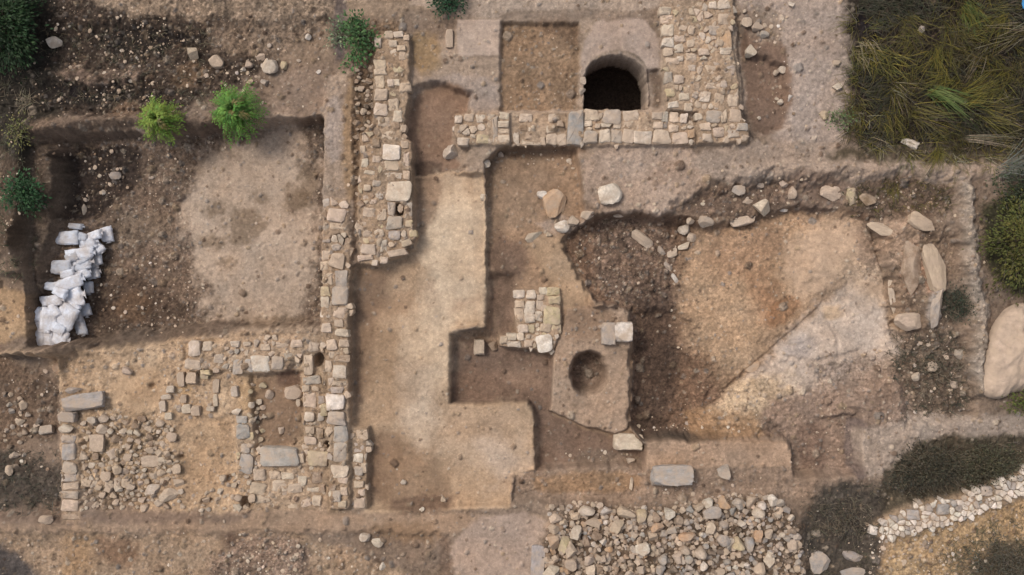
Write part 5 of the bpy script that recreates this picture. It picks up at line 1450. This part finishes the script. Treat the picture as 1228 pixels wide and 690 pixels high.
SACKS = [sack_mesh(i) for i in range(9)]
MOUTH = mouth_mesh()
BAGS = [(46, 400, 36, 15, 90, 0, "leftmost sandbag, standing upright in the lowest row"), (60, 407, 19, 13, 90, 0, "short upright sandbag between two others in the lowest row"), (74, 406, 22, 18, 10, 0, "broad white sandbag at the right end of the lowest row"),
        (62, 384, 29, 20, 96, 1, "plump upright sandbag above the short one of the lowest row"), (82, 381, 30, 22, 118, 1, "large sandbag slanting to the right above the lowest row"), (49, 377, 20, 14, 95, 0, "small sandbag at the left end of the second row"),
        (66, 361, 28, 12, -8, 2, "narrow bright sandbag lying flat across the left of the pile"), (89, 355, 30, 22, -12, 2, "wide clean white sandbag in the middle of the pile"), (68, 344, 22, 11, 5, 1, "thin sandbag half sunk left of the pile's middle"),
        (88, 340, 32, 15, -16, 3, "long white sandbag above the wide clean one"), (101, 331, 24, 12, -24, 3, "short tilted sandbag right above the long white one"), (99, 319, 32, 13, -14, 2, "long greyish sandbag halfway up the pile"),
        (77, 321, 26, 17, 4, 1, "crumpled grey sandbag on the left, halfway up the pile"), (98, 305, 31, 13, -10, 2, "long pale sandbag in the upper half of the pile"), (116, 311, 20, 17, 70, 1, "dirty grey sandbag on the right, upper half of the pile"),
        (114, 328, 18, 14, -20, 1, "dirty sandbag at the right edge below the grey one"), (108, 292, 22, 13, -8, 1, "sandbag near the top of the pile, under the topmost pair"), (117, 283, 17, 12, -15, 1, "small sandbag left of the topmost one"),
        (131, 281, 19, 14, 80, 1, "topmost sandbag, at the pile's upper right tip"), (83, 286, 26, 16, 2, 1, "lone grey sandbag set apart left of the pile's top"), (92, 272, 20, 7, 5, 0, "thin dirty sandbag above the lone grey one"), (104, 372, 16, 12, 80, 0, "soiled grey sandbag at the right foot of the slanting one"),
        (98, 392, 20, 13, 75, 0, "soiled sandbag at the lower right of the pile"), (107, 345, 16, 12, 85, 0, "small dirty sandbag right of the long white one"),
        (44, 388, 16, 11, 80, 1, "small white sandbag at the pile's far left, over the upright one"), (75, 394, 17, 12, 30, 1, "small white sandbag wedged over the broad one of the lowest row"), (70, 372, 18, 12, 60, 2, "white sandbag tucked under the narrow bright flat one"),
        (92, 368, 18, 13, -30, 2, "white sandbag between the wide clean one and the slanting one"), (78, 351, 17, 11, 20, 3, "small bright sandbag on the left shoulder of the pile"), (104, 312, 16, 11, -35, 3, "small pale sandbag on top of the dirty grey one's left end"),
        (86, 329, 18, 11, 0, 2, "short pale sandbag above the long white one's left end"), (121, 297, 16, 11, 50, 2, "pale sandbag below the topmost one"), (100, 285, 16, 10, 15, 0, "dirty little sandbag between the lone grey one and the topmost ones"),
        (90, 309, 17, 11, -25, 1, "small soiled sandbag left of the long pale one"), (57, 394, 15, 10, 5, 1, "small white sandbag lying across the two upright ones"), (95, 380, 14, 10, 70, 0, "little soiled sandbag right of the slanting one")]
rb = random.Random(12)
for i, (px, py, L, W, rot, lev, lab) in enumerate(BAGS):
    x, y, z = G(px, py)
    z = max(z, -0.75) if lev else z
    k = (HC - z) / HC / SC
    hgt = 0.14 + 0.03 * rb.random()
    o = bpy.data.objects.new("sandbag", SACKS[i % 9])
    o.scale = (L * k * 0.98, W * k * 1.04, hgt)
    o.location = (x, y, z + hgt * 0.4 + lev * 0.05)
    o.rotation_euler = (R(rb.uniform(-9, 9)), R(rb.uniform(-9, 9)), R(-rot + rb.uniform(-5, 5)))
    v = 0.6 if ("dirty" in lab or "soiled" in lab) else (0.72 if "grey" in lab else 0.95)
    v *= rb.uniform(0.8, 1.0)
    o.color = (0.80 * v, 0.81 * v, 0.86 * v, 1)
    COL.objects.link(o)
    tag(o, "white woven " + lab if False else lab, "sandbag", "sandbags shoring the pit's slope")
    mo = bpy.data.objects.new("tied_mouth", MOUTH)
    mo.parent = o
    mo.location = (0.46, 0, -0.04)
    mo.scale = (0.8, 0.9, 1.0)
    mo.color = tuple(c * 0.9 for c in o.color[:3]) + (1,)
    COL.objects.link(mo)

# ------------------------------------------------------------------ plants
def leaves_mesh(name, L, parent, mat=None):
    """L: list of (base, direction, length, width, normal, colour); each a folded pointed leaf"""
    V, F, T = [], [], []
    for b, d_, ln, wd, nrm, col in L:
        d_ = d_.normalized()
        s = d_.cross(nrm)
        if s.length < 1e-4:
            s = d_.orthogonal()
        s.normalize()
        up = s.cross(d_)
        n = len(V)
        mid = b + d_ * ln * 0.45
        tip = b + d_ * ln - up * ln * 0.12
        V += [b, mid + s * wd * 0.5 + up * wd * 0.12, tip, mid - s * wd * 0.5 + up * wd * 0.12, mid]
        F += [(n, n + 1, n + 4), (n + 1, n + 2, n + 4), (n + 2, n + 3, n + 4), (n + 3, n, n + 4)]
        T += [col] * 5
    return mesh_obj(name, V, F, mat or M_leaf, parent, tints=T, smooth=False)


def stems_mesh(name, S, parent, col):
    """S: list of (points, r0, r1) tapered tubes"""
    V, F = [], []
    for pts, r0, r1 in S:
        n = 5
        base = len(V)
        for k, p in enumerate(pts):
            t = k / (len(pts) - 1)
            dv = (pts[min(k + 1, len(pts) - 1)] - pts[max(k - 1, 0)]).normalized()
            a = dv.orthogonal().normalized()
            b = dv.cross(a)
            r = r0 + (r1 - r0) * t
            for i in range(n):
                an = 2 * math.pi * i / n
                V.append(p + (a * math.cos(an) + b * math.sin(an)) * r)
        for k in range(len(pts) - 1):
            for i in range(n):
                j = (i + 1) % n
                F.append((base + k * n + i, base + k * n + j, base + (k + 1) * n + j, base + (k + 1) * n + i))
    return mesh_obj(name, V, F, M_twig, parent, tints=[col] * len(V))


def vary(col, rng, a=0.25):
    k = 1 + rng.uniform(-a, a)
    return (col[0] * k * (1 + rng.uniform(-0.12, 0.12)), col[1] * k, col[2] * k * (1 + rng.uniform(-0.1, 0.1)), 1)


def frond_plant(name, px, py, rad, height, nf, col, label, seed, cat="plant", leaf=0.10):
    """a leafy plant of arching compound fronds radiating from one stem"""
    rng = random.Random(seed)
    x, y, z = G(px, py)
    root = empty(name, (x, y, z - 0.02))
    tag(root, label, cat)
    S = [([Vector((0, 0, 0)), Vector((0.01, 0.0, height * 0.4)), Vector((0, 0.02, height * 0.8))], 0.025, 0.012)]
    L = []
    for f in range(nf):
        a = 2 * math.pi * (f * 0.381966 + rng.uniform(-0.04, 0.04))
        u = (f + 0.5) / nf
        reach = rad * (0.14 + 0.9 * math.sqrt(u)) * rng.uniform(0.8, 1.12)
        z0 = height * (0.8 - 0.45 * u)
        rise = height * (0.55 - 0.45 * u) * rng.uniform(0.7, 1.2)
        pts = []
        for k in range(8):
            t = k / 7
            r = reach * t
            zz = z0 + rise * math.sin(t * 2.2) - 0.18 * reach * t * t
            aa = a + 0.25 * t * rng.uniform(-0.3, 0.3)
            pts.append(Vector((math.cos(aa) * r, math.sin(aa) * r, max(zz, 0.03))))
        S.append((pts, 0.006, 0.002))
        fc = vary(col if rng.random() > 0.12 else (0.12, 0.11, 0.04), rng, 0.35)
        for k in range(1, 8):
            dv = (pts[k] - pts[k - 1]).normalized()
            side = dv.cross(Vector((0, 0, 1))).normalized()
            for h in (0.0, 0.5):
                b = pts[k - 1].lerp(pts[k], h)
                ll = leaf * (1.1 - 0.55 * abs(k / 7 - 0.45)) * rng.uniform(0.8, 1.2)
                for sg in (1, -1):
                    dd = side * sg * 0.85 + dv * 0.55 + Vector((0, 0, rng.uniform(-0.25, 0.15)))
                    L.append((b, dd, ll, ll * 0.34, Vector((rng.uniform(-.3, .3), rng.uniform(-.3, .3), 1)), vary(fc, rng, 0.15)))
        L.append((pts[-1], dv, leaf, leaf * 0.34, Vector((0, 0, 1)), fc))
    for k in range(60):                     # young upright leaves at the heart
        a = rng.uniform(0, 6.28)
        rr_ = rad * 0.22 * math.sqrt(rng.random())
        L.append((Vector((math.cos(a) * rr_, math.sin(a) * rr_, height * rng.uniform(0.75, 1.15))), Vector((math.cos(a), math.sin(a), rng.uniform(-0.2, 0.5))), leaf * rng.uniform(0.7, 1.1), leaf * 0.36, Vector((0, 0, 1)), vary(col, rng, 0.3)))
    stems_mesh("stem", S, root, (col[0] * 0.9 + 0.02, col[1] * 0.7, col[2] * 0.6, 1))
    leaves_mesh("foliage", L, root)
    return root


def bush(name, px, py, rx, ry, height, n, col, label, seed, leaf=0.07, cat="bush", twig=(0.15, 0.12, 0.085, 1), nb=26, ragged=0.3, rot=0, group=None, lw=0.5):
    """a shrub: branches from the ground, leaves clumped along their outer halves"""
    rng = random.Random(seed)
    x, y, z = G(px, py)
    k = 1 / SC
    root = empty(name, (x, y, z - 0.03))
    tag(root, label, cat, group)
    S, L = [], []
    ca, sa = math.cos(R(-rot)), math.sin(R(-rot))
    per = n // nb
    for b in range(nb):
        a = rng.uniform(0, 2 * math.pi)
        u = math.sqrt(rng.random()) * (1 + rng.uniform(-ragged, ragged * 0.5))
        ex, ey = math.cos(a) * u * rx * k, math.sin(a) * u * ry * k
        ex, ey = ex * ca - ey * sa, ex * sa + ey * ca
        hz_ = height * (1 - 0.65 * min(u, 1.1) ** 2) * rng.uniform(0.7, 1.15)
        rt_ = 0.8 if cat in ('scrub', 'weed') else 0.15
        p0 = Vector((ex * rt_, ey * rt_, 0))
        p3 = Vector((ex, ey, max(hz_, 0.06)))
        p1 = p0.lerp(p3, 0.4) + Vector((rng.uniform(-.05, .05), rng.uniform(-.05, .05), 0.12 * height))
        p2 = p0.lerp(p3, 0.75) + Vector((rng.uniform(-.05, .05), rng.uniform(-.05, .05), 0.12 * height))
        S.append(([p0, p1, p2, p3], 0.012, 0.003))
        bc = vary(col, rng, 0.5)
        cl = 0.10 + 0.05 * height
        for q_ in range(per):
            t = rng.uniform(0.45, 1.05)
            c0 = p1.lerp(p3, t)
            off = Vector((rng.gauss(0, cl), rng.gauss(0, cl), rng.gauss(0, cl * 0.6)))
            pz = c0 + off
            if pz.z < 0.01:
                pz.z = 0.01 + rng.random() * 0.05
            dd = off + Vector((ex, ey, 0)) * 0.3 + Vector((rng.uniform(-1, 1), rng.uniform(-1, 1), rng.uniform(-.6, .5))) * 0.15
            if dd.length < 1e-4:
                dd = Vector((1, 0, 0))
            ll = leaf * rng.uniform(0.6, 1.3)
            L.append((pz, dd, ll, ll * lw, Vector((rng.uniform(-.7, .7), rng.uniform(-.7, .7), 1)), vary(bc, rng, 0.2)))
    if cat == "scrub":                       # bare dry twigs sticking out
        for b in range(nb * 2):
            a = rng.uniform(0, 6.28)
            u = math.sqrt(rng.random()) * 1.05
            ex, ey = math.cos(a) * u * rx * k, math.sin(a) * u * ry * k
            ex, ey = ex * ca - ey * sa, ex * sa + ey * ca
            p0 = Vector((ex * 0.85, ey * 0.85, height * 0.15))
            dv = Vector((rng.gauss(0, 0.16), rng.gauss(0, 0.16), height * rng.uniform(0.3, 0.8)))
            S.append(([p0, p0 + dv * 0.5 + Vector((rng.gauss(0, .03), rng.gauss(0, .03), 0)), p0 + dv], 0.007, 0.002))
    stems_mesh("stem", S, root, twig)
    leaves_mesh("foliage", L, root)
    return root


def blade_set(rng, origin, n, ln, spread, lean, cols, wd=0.012, bias=None, out=None):
    V, F, T = out
    for i in range(n):
        a = rng.uniform(0, 2 * math.pi)
        r = spread * math.sqrt(rng.random())
        b = Vector((origin[0] + math.cos(a) * r, origin[1] + math.sin(a) * r, origin[2] - 0.02))
        la = (bias[0] + rng.gauss(0, bias[1])) if bias else rng.uniform(0, 2 * math.pi)
        l_ = ln * rng.uniform(0.5, 1.2)
        le = lean * rng.uniform(0.5, 1.25)
        dh = Vector((math.cos(la), math.sin(la), 0))
        sd = Vector((-math.sin(la), math.cos(la), 0))
        pts = []
        for k in range(5):
            t = k / 4
            pts.append(b + dh * (l_ * le * t ** 1.4) + Vector((0, 0, l_ * (1 - 0.5 * le) * (t - 0.45 * le * t * t))))
        c = vary(rng.choice(cols), rng, 0.22)
        w = wd * rng.uniform(0.6, 1.4)
        nb = len(V)
        for k, p in enumerate(pts):
            ww = w * (1 - 0.85 * (k / 4) ** 1.5)
            V.append(p + sd * ww)
            V.append(p - sd * ww)
            T += [c, c]
        for k in range(4):
            F.append((nb + 2 * k, nb + 2 * k + 1, nb + 2 * k + 3, nb + 2 * k + 2))


def grass_clump(name, px, py, n, ln, spread, lean, cols, label, seed, bias=None, wd=0.012, group=None, cat="grass clump"):
    rng = random.Random(seed)
    x, y, z = G(px, py)
    out = ([], [], [])
    blade_set(rng, (0, 0, 0), int(n * 1.3), ln * 0.85, spread * 1.5, lean, cols, wd * 0.62, bias, out)
    o = mesh_obj(name, out[0], out[1], M_leaf, None, tints=out[2])
    o.location = (x, y, z)
    tag(o, label, cat, group)
    return o


GREEN = (0.078, 0.158, 0.028)
YGREEN = (0.115, 0.168, 0.028)
DGREEN = (0.018, 0.037, 0.012)
frond_plant("leafy_plant", 288, 136, 0.72, 0.55, 84, GREEN, "bright green leafy plant with spreading fronds on the pit's upper edge, the larger of two", 1)
frond_plant("leafy_plant", 196, 146, 0.58, 0.45, 66, YGREEN, "yellow-green leafy plant with spreading fronds on the pit's upper edge, the smaller of two", 2)
bush("bush", 432, 48, 17, 34, 0.5, 800, (0.050, 0.095, 0.030), "mid green leafy bush at the upper end of the rough tan wall", 3, leaf=0.085, lw=0.6, nb=15, ragged=0.6)
bush("bush", 408, 44, 13, 14, 0.3, 320, (0.12, 0.14, 0.08), "pale grey-green weeds left of the mid green bush", 4, leaf=0.06)
bush("bush", 14, 38, 44, 56, 1.2, 5200, DGREEN, "big dark green bush filling the upper left corner", 5, leaf=0.10, nb=60, lw=0.42)
bush("bush", 36, 232, 24, 20, 0.5, 1100, (0.022, 0.055, 0.02), "dark green bush at the left edge beside the pit", 6, leaf=0.08)
bush("bush", 538, 4, 17, 10, 0.4, 700, (0.018, 0.046, 0.020), "small dark green bush cut by the top edge", 7, leaf=0.07)
bush("bush", 24, 160, 12, 16, 0.3, 260, (0.12, 0.115, 0.04), "yellowish weed at the left edge above the dark green bush", 8, leaf=0.06)
bush("bush", 1212, 290, 36, 62, 0.9, 3400, (0.060, 0.060, 0.016), "yellow-green bush at the right edge above the huge tan boulder", 9, leaf=0.075, nb=46)
bush("bush", 1222, 230, 34, 30, 0.8, 1500, (0.030, 0.035, 0.018), "dark olive bush behind the yellow-green one at the right edge", 10, leaf=0.07, nb=34)
bush("bush", 1226, 482, 22, 16, 0.5, 700, (0.075, 0.09, 0.02), "small olive bush under the huge tan boulder", 11, leaf=0.06)
bush("scrub", 1110, 562, 46, 26, 0.5, 3600, (0.046, 0.040, 0.026), "dark dry scrub mound above the terrace wall, left part", 12, leaf=0.05, nb=70, rot=-14, ragged=0.6, cat="scrub")
bush("scrub", 1178, 556, 52, 24, 0.5, 3800, (0.048, 0.043, 0.025), "dark dry scrub mound above the terrace wall, right part", 13, leaf=0.05, nb=74, rot=-14, ragged=0.6, cat="scrub")
bush("scrub", 1206, 672, 46, 24, 0.45, 1900, (0.060, 0.052, 0.036), "greyish dry scrub in the lower right corner", 14, leaf=0.05, nb=44, cat="scrub")
bush("scrub", 1012, 622, 40, 24, 0.25, 480, (0.06, 0.05, 0.036), "low dark weeds between the rubble heap and the terrace wall", 15, leaf=0.05, nb=40, ragged=0.7, cat="scrub")
bush("scrub", 1146, 366, 20, 18, 0.35, 700, (0.030, 0.036, 0.022), "dark weeds in the gully between the pale fin and the rock strip", 16, leaf=0.05, nb=24, cat="scrub")
bush("scrub", 1120, 445, 40, 36, 0.2, 260, (0.06, 0.052, 0.034), "thin dark weeds on the stony slope below the gully", 17, leaf=0.05, nb=40, ragged=0.7, cat="scrub")
bush("weed", 1006, 142, 16, 6, 0.2, 240, (0.08, 0.10, 0.04), "small green weed at the dirt edge beside a yellowish stone", 19, leaf=0.06, nb=12, cat="weed")

OL = [(0.070, 0.055, 0.016), (0.044, 0.036, 0.016), (0.026, 0.023, 0.013), (0.072, 0.054, 0.027), (0.050, 0.038, 0.026), (0.095, 0.080, 0.017)]
YL = [(0.135, 0.108, 0.022), (0.105, 0.092, 0.022), (0.07, 0.066, 0.02)]
DR = [(0.22, 0.18, 0.12), (0.17, 0.14, 0.09)]
GG = [(0.06, 0.09, 0.025), (0.08, 0.10, 0.03)]
grass_clump("grass_clump", 1056, 70, 70, 0.9, 0.25, 0.8, YL, "yellow tall grass clump at the left border of the weeds", 31, bias=(R(-80), 0.7))
grass_clump("grass_clump", 1034, 60, 130, 0.8, 0.22, 0.7, YL + DR, "straw-coloured grass clump along the dirt's right edge", 32, bias=(R(-90), 0.6))
grass_clump("grass_clump", 1160, 10, 130, 0.8, 0.16, 0.8, YL + GG, "yellow-green grass clump hanging from the top edge", 33, bias=(R(-85), 0.35))
grass_clump("grass_clump", 1228, 38, 60, 1.5, 0.16, 0.95, DR + OL, "pale dry reeds bending left from the upper right edge", 34, bias=(R(205), 0.22), wd=0.011)
grass_clump("grass_clump", 1190, 100, 160, 0.9, 0.3, 0.85, YL + OL, "olive grass clump in the middle of the right weeds", 35, bias=(R(200), 0.9))
grass_clump("grass_clump", 1115, 108, 60, 1.3, 0.10, 0.95, GG, "green blades sweeping down to the right in the weeds", 36, bias=(R(-38), 0.16), wd=0.014)
grass_clump("grass_clump", 1152, 166, 16, 1.6, 0.06, 1.0, DR, "pale dry stalks sweeping right beside the dirt track", 37, bias=(R(-10), 0.06), wd=0.006)
grass_clump("grass_clump", 1126, 180, 45, 0.9, 0.08, 0.9, YL, "thin yellow-green blades crossing the dirt track", 38, bias=(R(-110), 0.35), wd=0.009)
grass_clump("grass_clump", 1072, 226, 40, 0.5, 0.12, 0.8, YL, "thin yellow grass below the dirt track", 39, bias=(R(-100), 0.6), wd=0.008)
grass_clump("grass_clump", 1210, 205, 80, 1.2, 0.2, 0.95, [(0.12, 0.12, 0.10), (0.09, 0.09, 0.07)], "grey dry grass streaks right of the dirt track's end", 40, bias=(R(20), 0.5), wd=0.010)
grass_clump("grass_clump", 30, 122, 50, 0.4, 0.12, 0.8, DR, "straw-coloured tuft on the dark soil below the upper left bush", 41, wd=0.009)

rt = random.Random(91)
for px, py, bias in [(1090, 30, -70), (1125, 62, -110), (1075, 105, -60), (1140, 95, 200), (1175, 60, 215), (1205, 90, 200), (1215, 125, 190), (1180, 138, -30), (1100, 135, -40), (1065, 140, -100), (1138, 30, -95), (1200, 20, 220), (1158, 118, 20), (1220, 160, 170)]:
    grass_clump("grass_clump", px, py, 60, rt.uniform(0.8, 1.2), 0.16, 0.9, rt.choice([YL + OL, OL + DR, YL]), "loose tuft of long dry olive grass inside the upper right weeds", 200 + px, bias=(R(bias), 0.45), wd=0.012, group="tufts of dry grass in the upper right weeds")
for px, py, bias in [(1022, 30, 200), (1026, 88, 170), (1020, 118, 200), (1036, 142, 230), (1052, 172, 260), (1090, 188, 270), (1150, 192, 265), (1188, 196, 250)]:
    grass_clump("grass_clump", px, py, 34, rt.uniform(0.5, 0.8), 0.14, 0.85, DR + YL, "straw-coloured tuft fringing the upper right weeds", 300 + px, bias=(R(bias), 0.8), wd=0.010, group="straw tufts along the weeds' border")
# field of weeds and dry grass in the upper right
rng = random.Random(61)
out = ([], [], [])
VEG = np.array([(1020, -60), (1400, -60), (1400, 186), (1240, 186), (1180, 176), (1140, 184), (1100, 172), (1040, 178), (1006, 150), (1030, 110), (1014, 80), (1036, 40)], float)
cnt = 0
while cnt < 950:
    px, py = rng.uniform(1015, 1340), rng.uniform(-60, 182)
    if not inside((px, py), VEG):
        continue
    x, y, z = G(px, py)
    cx = 0.5 + 0.5 * mnoise.noise(Vector((x * 0.9, y * 0.9, 0)))
    tone_ = mnoise.noise(Vector((x * 1.1, y * 1.1, 4)))
    pal = OL if tone_ > 0.0 else [(0.040, 0.036, 0.022), (0.030, 0.034, 0.018), (0.062, 0.050, 0.034)]
    if rng.random() < 0.10:
        pal = YL
    blade_set(rng, (x, y, z), int(6 + 18 * cx), 0.22 + 0.42 * cx, 0.22, 0.85, pal, 0.0065, (6.28 * mnoise.noise(Vector((x * 0.6, y * 0.6, 7))), 1.0), out)
    cnt += 1
gr = mesh_obj("grass", out[0], out[1], M_leaf, None, tints=out[2])
tag(gr, "dry olive weeds and grass covering the upper right corner", None, None, "stuff")
# sparse dry weeds on rough ground
out = ([], [], [])
SPOTS = [([(0, 30), (250, 30), (250, 130), (0, 130)], 150, [(0.05, 0.045, 0.028), (0.10, 0.08, 0.05)]), ([(0, 150), (45, 150), (45, 330), (0, 330)], 60, [(0.04, 0.045, 0.025), (0.08, 0.07, 0.04)]),
         ([(960, 590), (1060, 580), (1050, 690), (970, 690)], 120, [(0.05, 0.042, 0.03), (0.09, 0.075, 0.05)]), ([(0, 540), (70, 540), (70, 620), (0, 620)], 70, [(0.055, 0.05, 0.035)]),
         ([(1010, 215), (1140, 215), (1140, 260), (1010, 260)], 80, OL), ([(1060, 400), (1160, 400), (1165, 495), (1080, 500)], 100, [(0.05, 0.045, 0.03)]), ([(1140, 640), (1228, 610), (1228, 690), (1120, 690)], 110, [(0.07, 0.06, 0.04), (0.11, 0.09, 0.05)]),
         ([(1080, 178), (1228, 172), (1228, 200), (1080, 196)], 70, OL + DR)]
for pl, n, cols in SPOTS:
    pa = np.array(pl, float)
    for i in range(n):
        while True:
            p = (rng.uniform(pa[:, 0].min(), pa[:, 0].max()), rng.uniform(pa[:, 1].min(), pa[:, 1].max()))
            if inside(p, pa):
                break
        x, y, z = G(*p)
        blade_set(rng, (x, y, z), rng.randint(3, 9), 0.22, 0.06, 0.9, cols, 0.007, None, out)
gr = mesh_obj("weeds", out[0], out[1], M_leaf, None, tints=out[2])
tag(gr, "sparse dry weeds on the rough dark ground", None, None, "stuff")

# scrap of blue sheet in the far corner of the weeds
V, F = [], []
n = 9
for j in range(n):
    for i in range(n):
        u, v = i / (n - 1) - 0.5, j / (n - 1) - 0.5
        V.append((u * 0.24 * (1 - 0.3 * abs(v)), v * 0.26, 0.04 * mnoise.noise(Vector((u * 7, v * 7, 2))) + 0.06))
for j in range(n - 1):
    for i in range(n - 1):
        F.append((j * n + i, j * n + i + 1, (j + 1) * n + i + 1, (j + 1) * n + i))
o = mesh_obj("plastic_sheet", V, F, M_plastic)
md = o.modifiers.new("thickness", 'SOLIDIFY')
md.thickness = 0.004
x, y, z = G(1223, 9)
o.location = (x, y, z + 0.22)
o.color = (0.03, 0.16, 0.34, 1)
tag(o, "crumpled blue plastic scrap in the weeds at the top right corner", "plastic scrap")
